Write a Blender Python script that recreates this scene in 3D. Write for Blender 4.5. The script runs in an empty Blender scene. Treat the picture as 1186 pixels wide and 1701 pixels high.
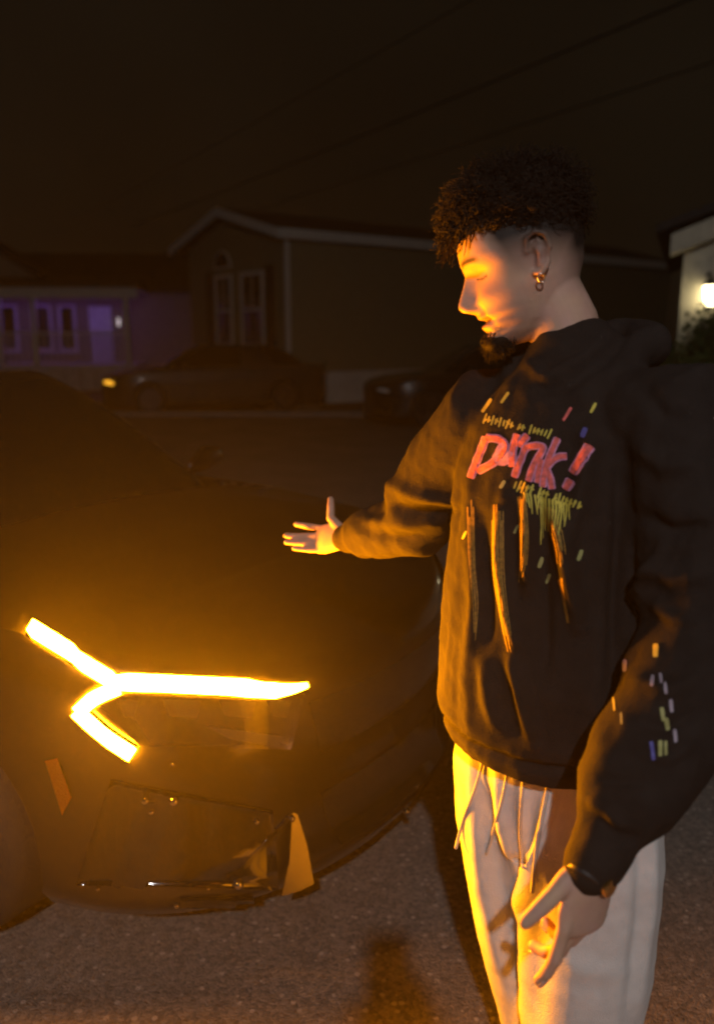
import bpy, bmesh, math, random
import numpy as np
from mathutils import Vector, Matrix
from mathutils.bvhtree import BVHTree

random.seed(7); np.random.seed(7)
R = math.radians
SC = bpy.context.scene
COL = SC.collection

# ------------------------------------------------------------------ camera
CAM_Z, PITCH, FPX, CX, CY = 1.58, R(11.7), 1400.0, 593.0, 850.5
cam_d = bpy.data.cameras.new('camera')
cam = bpy.data.objects.new('camera', cam_d); COL.objects.link(cam)
cam.location = (0, 0, CAM_Z)
cam.rotation_euler = (R(90) - PITCH, 0, 0)
cam_d.sensor_fit = 'VERTICAL'; cam_d.sensor_height = 24.0
cam_d.lens = 24.0 * FPX / 1701.0
cam_d.clip_start = 0.02; cam_d.clip_end = 2000
cam_d.dof.use_dof = True; cam_d.dof.focus_distance = 1.55; cam_d.dof.aperture_fstop = 1.5
SC.camera = cam

# ------------------------------------------------------------------ world, night sky
world = bpy.data.worlds.new('World'); SC.world = world; world.use_nodes = True
nt = world.node_tree; nt.nodes.clear()
wo = nt.nodes.new('ShaderNodeOutputWorld'); bg = nt.nodes.new('ShaderNodeBackground')
tc = nt.nodes.new('ShaderNodeTexCoord'); nz = nt.nodes.new('ShaderNodeTexNoise')
nz.inputs['Scale'].default_value = 2.2; nz.inputs['Detail'].default_value = 3
rp = nt.nodes.new('ShaderNodeValToRGB')
rp.color_ramp.elements[0].position = 0.35; rp.color_ramp.elements[0].color = (0.0062, 0.0043, 0.0022, 1)
rp.color_ramp.elements[1].position = 0.70; rp.color_ramp.elements[1].color = (0.0095, 0.0068, 0.0038, 1)
nt.links.new(tc.outputs['Generated'], nz.inputs['Vector']); nt.links.new(nz.outputs['Fac'], rp.inputs['Fac'])
nt.links.new(rp.outputs['Color'], bg.inputs['Color']); nt.links.new(bg.outputs[0], wo.inputs[0])
bg.inputs['Strength'].default_value = 0.8

LAMP_POS = Vector((-0.18, -4.5, 5.2)); LAMP_W = 720.0; LAMP_COL = (1.0, 0.96, 0.94)
AMBER = (1.0, 0.285, 0.0020); AMBER_STRENGTH = 1650.0
HAZE_DENSITY = 0.0026
PURPLE_S = 7.0; LANTERN_S = 9.0

SC.render.engine = 'CYCLES'
SC.cycles.use_denoising = True
try: SC.cycles.denoiser = 'OPENIMAGEDENOISE'
except Exception: pass
SC.cycles.max_bounces = 4; SC.cycles.volume_bounces = 0
SC.cycles.sample_clamp_indirect = 4.0; SC.cycles.adaptive_threshold = 0.02
SC.cycles.filter_width = 2.0
SC.view_settings.view_transform = 'Standard'; SC.view_settings.look = 'None'
SC.view_settings.exposure = 0.0; SC.view_settings.gamma = 1.0

# ------------------------------------------------------------------ helpers
SP, CP = math.sin(PITCH), math.cos(PITCH)
def W(px, py, Y):
    """world point on the plane y = Y seen at photo pixel px, py"""
    x = (px - CX) / FPX; yc = -(py - CY) / FPX
    dy = CP + yc * SP; dz = -SP + yc * CP
    t = Y / dy
    return Vector((x * t, Y, CAM_Z + dz * t))
def ray(px, py):
    x = (px - CX) / FPX; yc = -(py - CY) / FPX
    return Vector((x, CP + yc * SP, -SP + yc * CP)).normalized()
def to_px(P):
    P = np.asarray(P, float)
    z = P[:, 2] - CAM_Z
    f = P[:, 1] * CP - z * SP; u = P[:, 1] * SP + z * CP
    f = np.maximum(f, 1e-3)
    return CX + FPX * P[:, 0] / f, CY - FPX * u / f

MATS = {}
def mat(name, color, rough=0.6, metallic=0.0, var=0.15, nscale=8.0, bump=0.0, bscale=60.0, coat=0.0,
        emit=None, emit_s=0.0, spec=0.5, sheen=0.0):
    if name in MATS: return MATS[name]
    m = bpy.data.materials.new(name); m.use_nodes = True
    t = m.node_tree; b = t.nodes['Principled BSDF']
    b.inputs['Roughness'].default_value = rough; b.inputs['Metallic'].default_value = metallic
    b.inputs['Coat Weight'].default_value = coat; b.inputs['Coat Roughness'].default_value = 0.04
    b.inputs['Specular IOR Level'].default_value = spec
    b.inputs['Sheen Weight'].default_value = sheen
    c = t.nodes.new('ShaderNodeTexCoord')
    n = t.nodes.new('ShaderNodeTexNoise'); n.inputs['Scale'].default_value = nscale; n.inputs['Detail'].default_value = 6
    t.links.new(c.outputs['Object'], n.inputs['Vector'])
    r = t.nodes.new('ShaderNodeValToRGB')
    r.color_ramp.elements[0].position = 0.3; r.color_ramp.elements[1].position = 0.7
    r.color_ramp.elements[0].color = tuple(max(0, v * (1 - var)) for v in color[:3]) + (1,)
    r.color_ramp.elements[1].color = tuple(min(1, v * (1 + var)) for v in color[:3]) + (1,)
    t.links.new(n.outputs['Fac'], r.inputs['Fac']); t.links.new(r.outputs['Color'], b.inputs['Base Color'])
    if bump > 0:
        n2 = t.nodes.new('ShaderNodeTexNoise'); n2.inputs['Scale'].default_value = bscale; n2.inputs['Detail'].default_value = 4
        t.links.new(c.outputs['Object'], n2.inputs['Vector'])
        bp = t.nodes.new('ShaderNodeBump'); bp.inputs['Strength'].default_value = bump; bp.inputs['Distance'].default_value = 0.01
        t.links.new(n2.outputs['Fac'], bp.inputs['Height']); t.links.new(bp.outputs[0], b.inputs['Normal'])
    if emit:
        b.inputs['Emission Color'].default_value = tuple(emit) + (1,); b.inputs['Emission Strength'].default_value = emit_s
    MATS[name] = m
    return m

def link(name, me, m=None, parent=None, smooth=False):
    o = bpy.data.objects.new(name, me); COL.objects.link(o)
    if m is not None:
        me.materials.clear(); me.materials.append(m)
    if smooth: me.polygons.foreach_set('use_smooth', [True] * len(me.polygons))
    if parent is not None: o.parent = parent
    return o
def mesh_from(V, F, name='mesh'):
    me = bpy.data.meshes.new(name); me.from_pydata([tuple(v) for v in V], [], F); me.update()
    return me
def empty(name, loc=(0, 0, 0), rz=0.0, label=None, cat=None, group=None):
    o = bpy.data.objects.new(name, None); COL.objects.link(o)
    o.location = loc; o.rotation_euler = (0, 0, rz); o.empty_display_size = 0.1
    tag(o, label, cat, group); return o
def tag(o, label=None, cat=None, group=None, kind=None):
    if label: o['label'] = label
    if cat: o['category'] = cat
    if group: o['group'] = group
    if kind: o['kind'] = kind
    return o

class MB:
    """mesh collector"""
    def __init__(s): s.V = []; s.F = []
    def add(s, V, F):
        k = len(s.V); s.V += [tuple(v) for v in V]; s.F += [tuple(i + k for i in f) for f in F]; return s
    def box(s, a, b, M=None):
        (x0, y0, z0), (x1, y1, z1) = a, b
        V = [Vector(p) for p in ((x0,y0,z0),(x1,y0,z0),(x1,y1,z0),(x0,y1,z0),(x0,y0,z1),(x1,y0,z1),(x1,y1,z1),(x0,y1,z1))]
        if M is not None: V = [M @ v for v in V]
        return s.add(V, [(3,2,1,0),(4,5,6,7),(0,1,5,4),(1,2,6,5),(2,3,7,6),(3,0,4,7)])
    def prism(s, poly, h0, h1, axis):
        """poly: 2d points, extruded from h0 to h1; axis maps (a,b,h)->xyz"""
        n = len(poly)
        V = [axis(a, b, h0) for a, b in poly] + [axis(a, b, h1) for a, b in poly]
        F = [tuple(range(n))[::-1], tuple(range(n, 2 * n))] + [(i, (i + 1) % n, n + (i + 1) % n, n + i) for i in range(n)]
        return s.add(V, F)
    def loft(s, path, rad, ref=(0, 0, 1), n=16, round_ends=True):
        """closed tube through path; rad: list of r or (ra, rb), ra along the reference side axis"""
        P = [Vector(p) for p in path]; rad = [(r, r) if not isinstance(r, tuple) else r for r in rad]
        ref = Vector(ref); rings = []
        m = len(P)
        T = []
        for i in range(m):
            t = P[min(i + 1, m - 1)] - P[max(i - 1, 0)]; T.append(t.normalized())
        seq = []
        if round_ends:
            for k in (0.12, 0.5, 0.82):
                e = math.sqrt(1 - k * k); seq.append((P[0] - T[0] * min(rad[0]) * e, T[0], (rad[0][0] * k, rad[0][1] * k)))
        seq += [(P[i], T[i], rad[i]) for i in range(m)]
        if round_ends:
            for k in (0.82, 0.5, 0.12):
                e = math.sqrt(1 - k * k); seq.append((P[-1] + T[-1] * min(rad[-1]) * e, T[-1], (rad[-1][0] * k, rad[-1][1] * k)))
        V = []; F = []
        for p, t, (ra, rb) in seq:
            b = t.cross(ref)
            if b.length < 1e-4: b = t.cross(Vector((1, 0.3, 0.2)))
            b.normalize(); a = b.cross(t).normalized()
            for j in range(n):
                th = 2 * math.pi * j / n
                V.append(p + a * math.cos(th) * ra + b * math.sin(th) * rb)
        k = len(seq)
        for i in range(k - 1):
            for j in range(n):
                F.append((i * n + j, i * n + (j + 1) % n, (i + 1) * n + (j + 1) % n, (i + 1) * n + j))
        F.append(tuple(range(n))[::-1]); F.append(tuple((k - 1) * n + j for j in range(n)))
        return s.add(V, F)
    def mesh(s, name='mesh'): return mesh_from(s.V, s.F, name)
    def build(s, name, m, parent=None, smooth=False): return link(name, s.mesh(name), m, parent, smooth)

def catmull(pts, n):
    P = np.array(pts, float); m = len(P)
    out = []
    for k in range(n):
        t = k / (n - 1) * (m - 1); i = min(int(t), m - 2); f = t - i
        p0 = P[max(i - 1, 0)]; p1 = P[i]; p2 = P[i + 1]; p3 = P[min(i + 2, m - 1)]
        out.append(0.5 * ((2 * p1) + (-p0 + p2) * f + (2 * p0 - 5 * p1 + 4 * p2 - p3) * f * f + (-p0 + 3 * p1 - 3 * p2 + p3) * f ** 3))
    return np.array(out)
def remesh(mb, voxel, smooth_it=4, sub=None, fac=0.5):
    me = mb.mesh('tmp'); o = bpy.data.objects.new('tmp', me); COL.objects.link(o)
    r = o.modifiers.new('r', 'REMESH'); r.mode = 'VOXEL'; r.voxel_size = voxel
    if smooth_it:
        s = o.modifiers.new('s', 'SMOOTH'); s.iterations = smooth_it; s.factor = fac
    dg = bpy.context.evaluated_depsgraph_get()
    out = bpy.data.meshes.new_from_object(o.evaluated_get(dg))
    bpy.data.objects.remove(o); bpy.data.meshes.remove(me)
    return out
def get_v(me):
    a = np.empty(len(me.vertices) * 3); me.vertices.foreach_get('co', a); return a.reshape(-1, 3)
def set_v(me, a): me.vertices.foreach_set('co', np.ascontiguousarray(a).ravel()); me.update()
def get_n(me):
    a = np.empty(len(me.vertices) * 3, dtype=np.float32); me.vertex_normals.foreach_get('vector', a); return a.reshape(-1, 3).astype(float)
def fbm(P, s, seed=0):
    """cheap smooth noise from summed sines"""
    rng = np.random.RandomState(seed); v = np.zeros(len(P))
    for k in range(9):
        d = rng.normal(size=3); d /= np.linalg.norm(d)
        v += np.sin(P @ d * s * (0.6 + 0.35 * k) + rng.uniform(0, 6.28)) / (1 + 0.35 * k)
    return v / 3.0
def bvh_of(me, M=None):
    V = [v.co.copy() if M is None else M @ v.co for v in me.vertices]
    return BVHTree.FromPolygons(V, [tuple(p.vertices) for p in me.polygons])
def seg_dist(X, Y, pts):
    """distance of pixel arrays to a polyline, and the fraction along it"""
    best = np.full(X.shape, 1e9); frac = np.zeros(X.shape)
    n = len(pts) - 1
    for i in range(n):
        (x0, y0), (x1, y1) = pts[i], pts[i + 1]
        dx, dy = x1 - x0, y1 - y0; L = dx * dx + dy * dy + 1e-9
        t = np.clip(((X - x0) * dx + (Y - y0) * dy) / L, 0, 1)
        d = np.hypot(X - x0 - t * dx, Y - y0 - t * dy)
        k = d < best; best[k] = d[k]; frac[k] = ((i + t) / n)[k]
    return best, frac

def decal_ribbon(mb, bvh, pts, width, off, step=4.0, taper=0.0, rows=3, inv=None):
    """a printed stroke that follows the surface under photo pixels pts"""
    P = catmull(pts, max(4, int(sum(math.dist(pts[i], pts[i + 1]) for i in range(len(pts) - 1)) / step)))
    T = np.gradient(P, axis=0); N = np.stack([-T[:, 1], T[:, 0]], 1); N /= np.linalg.norm(N, axis=1)[:, None] + 1e-9
    k = len(P); grid = []
    for i in range(k):
        f = i / (k - 1); w = width * (1 - taper * f) * (0.95 + 0.05 * math.sin(i * 0.9))
        if i in (0, k - 1): w *= 0.7
        row = []
        for j in range(rows):
            q = P[i] + N[i] * w * (j / (rows - 1) - 0.5)
            h = bvh.ray_cast(Vector((0, 0, CAM_Z)), ray(q[0], q[1]))
            row.append(None if h[0] is None else h[0] + h[1] * off)
        grid.append(row)
    V = []; idx = {}
    for i in range(k):
        for j in range(rows):
            if grid[i][j] is not None:
                idx[i, j] = len(V); V.append(grid[i][j] if inv is None else inv @ grid[i][j])
    F = []
    for i in range(k - 1):
        for j in range(rows - 1):
            q = [(i, j), (i + 1, j), (i + 1, j + 1), (i, j + 1)]
            if all(a in idx for a in q):
                pp = [V[idx[a]] for a in q]
                if max((pp[a] - pp[(a + 1) % 4]).length for a in range(4)) < 0.06: F.append(tuple(idx[a] for a in q))
    mb.add(V, F)

# ------------------------------------------------------------------ ground
def ground_mat():
    m = bpy.data.materials.new('asphalt'); m.use_nodes = True
    t = m.node_tree; b = t.nodes['Principled BSDF']; L = t.links.new
    c = t.nodes.new('ShaderNodeTexCoord')
    big = t.nodes.new('ShaderNodeTexNoise'); big.inputs['Scale'].default_value = 1.3; big.inputs['Detail'].default_value = 5
    fine = t.nodes.new('ShaderNodeTexNoise'); fine.inputs['Scale'].default_value = 160; fine.inputs['Detail'].default_value = 3
    vor = t.nodes.new('ShaderNodeTexVoronoi'); vor.inputs['Scale'].default_value = 95
    vor2 = t.nodes.new('ShaderNodeTexVoronoi'); vor2.feature = 'DISTANCE_TO_EDGE'; vor2.inputs['Scale'].default_value = 95
    for n in (big, fine, vor, vor2): L(c.outputs['Object'], n.inputs['Vector'])
    r1 = t.nodes.new('ShaderNodeValToRGB')
    r1.color_ramp.elements[0].position = 0.3; r1.color_ramp.elements[0].color = (0.128, 0.118, 0.108, 1)
    r1.color_ramp.elements[1].position = 0.72; r1.color_ramp.elements[1].color = (0.180, 0.166, 0.152, 1)
    L(big.outputs['Fac'], r1.inputs['Fac'])
    # stones of different greys
    r2 = t.nodes.new('ShaderNodeValToRGB')
    r2.color_ramp.elements[0].position = 0.1; r2.color_ramp.elements[0].color = (0.7, 0.7, 0.7, 1)
    r2.color_ramp.elements[1].position = 0.95; r2.color_ramp.elements[1].color = (1.5, 1.46, 1.4, 1)
    sep = t.nodes.new('ShaderNodeSeparateColor'); L(vor.outputs['Color'], sep.inputs[0]); L(sep.outputs[0], r2.inputs['Fac'])
    mul = t.nodes.new('ShaderNodeMix'); mul.data_type = 'RGBA'; mul.blend_type = 'MULTIPLY'; mul.inputs[0].default_value = 0.85
    L(r1.outputs['Color'], mul.inputs[6]); L(r2.outputs['Color'], mul.inputs[7])
    wv_ = t.nodes.new('ShaderNodeTexNoise'); wv_.inputs['Scale'].default_value = 3.5; wv_.inputs['Detail'].default_value = 6; L(c.outputs['Object'], wv_.inputs['Vector'])
    va = t.nodes.new('ShaderNodeVectorMath'); va.operation = 'MULTIPLY_ADD'; va.inputs[1].default_value = (.5, .5, 0); L(wv_.outputs['Color'], va.inputs[0]); L(c.outputs['Object'], va.inputs[2])
    crk = t.nodes.new('ShaderNodeTexVoronoi'); crk.feature = 'DISTANCE_TO_EDGE'; crk.inputs['Scale'].default_value = .8; L(va.outputs[0], crk.inputs['Vector'])
    cr_ = t.nodes.new('ShaderNodeValToRGB'); cr_.color_ramp.elements[0].position = .0; cr_.color_ramp.elements[0].color = (.75, .75, .75, 1); cr_.color_ramp.elements[1].position = .006; cr_.color_ramp.elements[1].color = (1, 1, 1, 1)
    L(crk.outputs['Distance'], cr_.inputs['Fac'])
    m3 = t.nodes.new('ShaderNodeMix'); m3.data_type = 'RGBA'; m3.blend_type = 'MULTIPLY'; m3.inputs[0].default_value = 1.0; L(mul.outputs[2], m3.inputs[6]); L(cr_.outputs['Color'], m3.inputs[7])
    big_st = t.nodes.new('ShaderNodeTexVoronoi'); big_st.inputs['Scale'].default_value = 42; L(c.outputs['Object'], big_st.inputs['Vector'])
    s2 = t.nodes.new('ShaderNodeSeparateColor'); L(big_st.outputs['Color'], s2.inputs[0])
    gt = t.nodes.new('ShaderNodeMath'); gt.operation = 'GREATER_THAN'; gt.inputs[1].default_value = .80; L(s2.outputs[1], gt.inputs[0])
    lt_ = t.nodes.new('ShaderNodeMath'); lt_.operation = 'LESS_THAN'; lt_.inputs[1].default_value = .30; L(big_st.outputs['Distance'], lt_.inputs[0])
    an_ = t.nodes.new('ShaderNodeMath'); an_.operation = 'MULTIPLY'; L(gt.outputs[0], an_.inputs[0]); L(lt_.outputs[0], an_.inputs[1])
    m4 = t.nodes.new('ShaderNodeMix'); m4.data_type = 'RGBA'; L(an_.outputs[0], m4.inputs[0]); L(m3.outputs[2], m4.inputs[6]); m4.inputs[7].default_value = (.32, .30, .27, 1)
    L(m4.outputs[2], b.inputs['Base Color'])
    b.inputs['Roughness'].default_value = 0.75
    add = t.nodes.new('ShaderNodeMath'); add.operation = 'ADD'
    L(vor2.outputs['Distance'], add.inputs[0]); L(fine.outputs['Fac'], add.inputs[1])
    bp = t.nodes.new('ShaderNodeBump'); bp.inputs['Strength'].default_value = 0.9; bp.inputs['Distance'].default_value = 0.008
    L(add.outputs[0], bp.inputs['Height']); L(bp.outputs[0], b.inputs['Normal'])
    return m
g = MB().add([(-150, -60, -0.03), (150, -60, -0.03), (150, 240, -0.03), (-150, 240, -0.03)], [(0, 1, 2, 3)]).build(
    'ground', mat('dirt', (0.05, 0.045, 0.03), 0.9, var=0.4, nscale=2, bump=0.6, bscale=30))
tag(g, kind='structure')
rd = MB().add([(-60, -12, 0), (60, -12, 0), (60, 17.2, 0), (-60, 17.2, 0)], [(0, 1, 2, 3)]).build('road', ground_mat())
tag(rd, kind='structure')
kb = MB()
kb.box((-60, 17.2, -0.02), (60, 17.4, 0.1)).build('kerb', mat('kerb_concrete', (0.2, 0.19, 0.17), 0.85, bump=0.4), None)['kind'] = 'structure'

# ------------------------------------------------------------------ street lamp behind the camera (its light throws the photographer's shadow)
sl = empty('street_lamp', (LAMP_POS.x + 0.0, LAMP_POS.y - 1.6, 0),
           label='tall grey street lamp behind the camera lighting the road', cat='street lamp')
gm = mat('galvanised_steel', (0.3, 0.3, 0.31), 0.45, 0.8)
MB().loft([(0, 0, 0), (0, 0, 0.4), (0, 0, 5.4)], [0.09, 0.075, 0.05], ref=(1, 0, 0), round_ends=False).build('pole', gm, sl, True)
MB().loft([(0, 0, 5.3), (0, 0.35, 5.62), (0, 1.0, 5.72), (0, 1.5, 5.7)], [0.035, 0.032, 0.03, 0.03], ref=(1, 0, 0)).build('arm', gm, sl, True)
MB().loft([(0, 1.25, 5.7), (0, 1.45, 5.7), (0, 1.75, 5.69), (0, 1.95, 5.67)], [(0.04, 0.06), (0.07, 0.13), (0.075, 0.14), (0.04, 0.07)], ref=(0, 0, 1)).build('lamp_head', gm, sl, True)
MB().box((-0.08, 1.45, 5.60), (0.08, 1.8, 5.625)).build('lamp_glass', mat('lamp_glass', (0.8, 0.8, 0.75), 0.3, emit=LAMP_COL, emit_s=30), sl)
ld = bpy.data.lights.new('street_lamp_light', 'POINT'); ld.energy = LAMP_W; ld.color = LAMP_COL; ld.shadow_soft_size = 0.07
lo = bpy.data.objects.new('street_lamp_light', ld); COL.objects.link(lo); lo.parent = sl; lo.location = (0, 1.6, 5.2)

# ------------------------------------------------------------------ cars
PLAN = [(0, 0), (-.012, -.2), (-.055, -.4), (-.14, -.58), (-.27, -.73), (-.45, -.84), (-.70, -.905), (-1.0, -.925), (-1.5, -.925), (-2.0, -.93),
        (-2.7, -.93), (-3.4, -.925), (-4.2, -.88), (-4.6, -.78), (-4.82, -.5), (-4.88, -.2), (-4.9, 0)]
def top_h(u):
    return np.interp(-u, [0, .12, .3, .6, 1.2, 2.0, 3.0, 4.2, 4.9], [.765, .785, .835, .895, .945, .965, .985, 1.0, .97])
def spine_h(u):
    return np.interp(-u, [.45, .8, 1.25, 2, 4, 4.5], [.885, .95, 1.0, 1.02, 1.05, 1.03])
def build_car(root, paint, detailed=True, dz=0.0, hs=1.0):
    """a four-door car: u forward (+x), v left (+y), origin at the nose on the ground; returns the body mesh"""
    dark = mat('car_black_plastic', (0.012, 0.012, 0.013), 0.45)
    glass = mat('car_glass', (0.006, 0.007, 0.008), 0.06, coat=1.0)
    tyre_m = mat('tyre_rubber', (0.018, 0.017, 0.016), 0.8, bump=0.3, bscale=120)
    rim_m = mat('rim_gunmetal', (0.08, 0.08, 0.085), 0.35, 0.9)
    half = catmull(PLAN, 90)
    T = np.gradient(half, axis=0); Nn = np.stack([T[:, 1], -T[:, 0]], 1); Nn /= np.linalg.norm(Nn, axis=1)[:, None]
    # make normals point outwards
    cen = np.stack([np.clip(half[:, 0], -4.3, -.6), np.zeros(len(half))], 1)
    s = np.sign(((half - cen) * Nn).sum(1)); Nn *= s[:, None]; Nn[0] = (1, 0); Nn[-1] = (-1, 0)
    front = np.clip((half[:, 0] + .55) / .55, 0, 1)            # 1 at the nose
    tops = np.array([top_h(u) for u in half[:, 0]])
    ts = np.linspace(0, 1, 26)
    inset_side = np.interp(ts, [0, .08, .25, .45, .62, .72, .88, .96, 1], [.075, .03, .012, .008, 0, .004, .02, .035, .06])
    inset_front = np.interp(ts, [0, .05, .12, .22, .35, .5, .62, .72, .85, .95, 1], [.04, .004, .0, .034, .042, .038, .026, .018, .014, .026, .065])
    rows = []
    for k, t in enumerate(ts):
        ins = inset_side[k] * (1 - front) + inset_front[k] * front
        p = half - Nn * ins[:, None]
        z = .165 + (tops - .165) * t
        rows.append(np.column_stack([p, z]))
    js = [.03, .07, .12, .2, .3, .42, .55, .7, .85, 1.0]
    last = rows[-1]
    for j in js:
        sp = np.column_stack([np.clip(last[:, 0], -4.3, -.5), np.zeros(len(last)), np.array([spine_h(u) for u in np.clip(last[:, 0], -4.3, -.5)])])
        p = last + (sp - last) * j
        p[:, 2] = last[:, 2] + (sp[:, 2] - last[:, 2]) * (1 - (1 - j) ** 1.9)
        # power creases of the bonnet
        vv = np.abs(p[:, 1]); cr = np.exp(-((vv - (.30 + .12 * np.clip(-p[:, 0], 0, 1.2))) / .035) ** 2) * .007
        p[:, 2] += cr * np.clip((-p[:, 0] - .15) * 4, 0, 1) * (p[:, 0] > -1.25)
        rows.append(p)
    m = len(half); V = []; nside = len(ts)
    full = list(range(m)) + [-i for i in range(m - 2, 0, -1)]   # negative = mirrored
    for r_ in rows:
        for i in full:
            a = r_[abs(i)]; V.append((a[0], a[1] if (i >= 0) else -a[1], a[2]))
    n = len(full); FB = []; FH = []
    for k in range(len(rows) - 1):
        for i in range(n):
            q = (k * n + i, k * n + (i + 1) % n, (k + 1) * n + (i + 1) % n, (k + 1) * n + i)
            c = np.mean([V[a] for a in q], axis=0)
            if k >= nside + 1 and c[0] > -1.24: FH.append(q)
            elif k >= nside + 1 and c[0] < -1.24 and c[0] > -4.4 and abs(c[1]) < .6: continue
            else: FB.append(q)
    V = [(a, b, c * hs + dz) for a, b, c in V]
    # underside
    FB.append(tuple(range(n)))
    def sub(F):
        used = sorted({i for f in F for i in f}); mp = {a: k for k, a in enumerate(used)}
        me = mesh_from([V[i] for i in used], [tuple(mp[i] for i in f) for f in F])
        bm = bmesh.new(); bm.from_mesh(me); bmesh.ops.recalc_face_normals(bm, faces=bm.faces); bm.to_mesh(me); bm.free()
        return me
    body_me = sub(FB)
    # wheel openings
    WU, WR = (-.935, -3.78), .345
    bo = link('body', body_me, paint, root, True)
    cut = MB()
    for u in WU:
        for sgn in (-1, 1):
            ring = [(u + .385 * math.cos(a), .335 + .385 * math.sin(a)) for a in np.linspace(0, 2 * math.pi, 33)[:-1]]
            cut.prism(ring, sgn * .66, sgn * 1.05, lambda a, b, h: (a, h, b))
    cme = cut.mesh(); bm = bmesh.new(); bm.from_mesh(cme); bmesh.ops.recalc_face_normals(bm, faces=bm.faces); bm.to_mesh(cme); bm.free()
    co = bpy.data.objects.new('cut', cme); COL.objects.link(co); co.parent = root
    bo_mod = bo.modifiers.new('b', 'BOOLEAN'); bo_mod.object = co; bo_mod.operation = 'DIFFERENCE'; bo_mod.solver = 'FAST'
    dg = bpy.context.evaluated_depsgraph_get()
    new = bpy.data.meshes.new_from_object(bo.evaluated_get(dg))
    bo.modifiers.clear(); bo.data = new
    bpy.data.objects.remove(co)
    if new.materials: new.materials[0] = paint
    new.polygons.foreach_set('use_smooth', [True] * len(new.polygons))
    try: new.set_sharp_from_angle(angle=R(35))
    except Exception: pass
    link('bonnet', sub(FH), paint, root, True)
    # cabin: rings from belt to roof
    def ring(f, kk=48):
        # f 0 belt, 1 roof
        u0 = -1.22 - .92 * f ** 1.0; u1 = -4.45 + .85 * f; hw = .80 - .23 * f ** 1.15
        z = (.955 + (1.44 - .955) * (1 - (1 - f) ** 1.35)) * hs + dz
        cu, hu = (u0 + u1) / 2, (u0 - u1) / 2
        out = []
        for a in range(kk):
            th = 2 * math.pi * a / kk; c, s_ = math.cos(th), math.sin(th)
            e = 2 / 5.5
            out.append((cu + hu * math.copysign(abs(c) ** e, c), hw * math.copysign(abs(s_) ** e, s_), z - (.0 if f < .5 else .02 * abs(s_) ** 3)))
        return out
    fs = [0, .12, .3, .5, .7, .86, .95, 1.0]; kk = 48
    RV = [p for f in fs for p in ring(f, kk)]
    reg = {'windshield': [], 'rear_window': [], 'side_window.a': [], 'side_window.b': [], 'side_window.c': [], 'side_window.d': [], 'roof': []}
    for q_ in range(6): reg['pillar.%d' % q_] = []
    for k in range(len(fs) - 1):
        for a in range(kk):
            q = (k * kk + a, k * kk + (a + 1) % kk, (k + 1) * kk + (a + 1) % kk, (k + 1) * kk + a)
            c = np.mean([RV[i] for i in q], axis=0); th = (a + .5) / kk * 2 * math.pi
            if fs[k] >= .86: reg['roof'].append(q)
            elif math.cos(th) > .8: reg['windshield'].append(q)
            elif math.cos(th) < -.8: reg['rear_window'].append(q)
            elif abs(math.cos(th)) > .72 or abs(math.cos(th) + .07) < .06: reg['pillar.%d' % ((0 if math.cos(th) > .5 else (1 if math.cos(th) > -.5 else 2)) + (3 if c[1] > 0 else 0))].append(q)
            else: reg['side_window.' + (('a' if math.cos(th) > -.07 else 'b') if c[1] < 0 else ('c' if math.cos(th) > -.07 else 'd'))].append(q)
    reg['roof'].append(tuple((len(fs) - 1) * kk + a for a in range(kk)))
    for nm, F in reg.items():
        if not F: continue
        used = sorted({i for f in F for i in f}); mp = {a: k for k, a in enumerate(used)}
        me = mesh_from([RV[i] for i in used], [tuple(mp[i] for i in f) for f in F])
        link(nm.split('.')[0], me, paint if nm == 'roof' else (dark if nm.startswith('pillar') else glass), root, nm != 'roof')
    # wheels
    for u in WU:
        for sgn in (-1, 1):
            c = Vector((u, sgn * .80, .335)); w = .11
            we = bpy.data.objects.new('wheel', None); COL.objects.link(we); we.parent = root; we.location = c
            prof = [(.235, -w * .9), (.30, -w), (.328, -w * .85), (.335, -w * .5), (.335, w * .5), (.328, w * .85), (.30, w), (.235, w * .9)]
            tv = []; tf = []; nn = 40
            for i in range(nn):
                a = 2 * math.pi * i / nn
                tv += [(r_ * math.cos(a), h, r_ * math.sin(a)) for r_, h in prof]
            L = len(prof)
            for i in range(nn):
                for j in range(L):
                    tf.append((i * L + j, i * L + (j + 1) % L, ((i + 1) % nn) * L + (j + 1) % L, ((i + 1) % nn) * L + j))
            link('tyre', mesh_from(tv, tf), tyre_m, we, True)
            rb = MB()
            rb.loft([(0, -w * .2 * sgn, 0), (0, w * .3 * sgn, 0)], [.232, .232], ref=(1, 0, 0), n=32, round_ends=False)
            for i in range(10):
                a = 2 * math.pi * i / 10
                M = Matrix.Rotation(a, 4, 'Y')
                rb.box((.04, sgn * w * .3, -.014), (.232, sgn * w * .62, .014), M)
            rb.loft([(0, w * .3 * sgn, 0), (0, w * .7 * sgn, 0)], [.05, .045], ref=(1, 0, 0), n=20, round_ends=False)
            link('rim', rb.mesh(), rim_m, we)
    # mirrors, door handles, shut lines
    for sgn in (-1, 1):
        MB().loft([(-1.62, sgn * .86, .99 * hs + dz), (-1.63, sgn * .97, 1.02 * hs + dz), (-1.64, sgn * 1.06, 1.02 * hs + dz)], [(.03, .02), (.06, .045), (.05, .035)], ref=(0, 0, 1)).build('mirror', paint, root, True)
        for u in (-2.35, -3.35):
            MB().loft([(u - .09, sgn * .937, .86 * hs + dz), (u, sgn * .948, .862 * hs + dz), (u + .09, sgn * .937, .86 * hs + dz)], [.008, .011, .008]).build('door_handle', paint, root, True)
        for u in (-1.42, -2.45, -3.45):
            MB().box((u - .003, sgn * .905, .28), (u + .003, sgn * .932, .93 * hs + dz)).build('door_gap', dark, root)
    return bo

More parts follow.
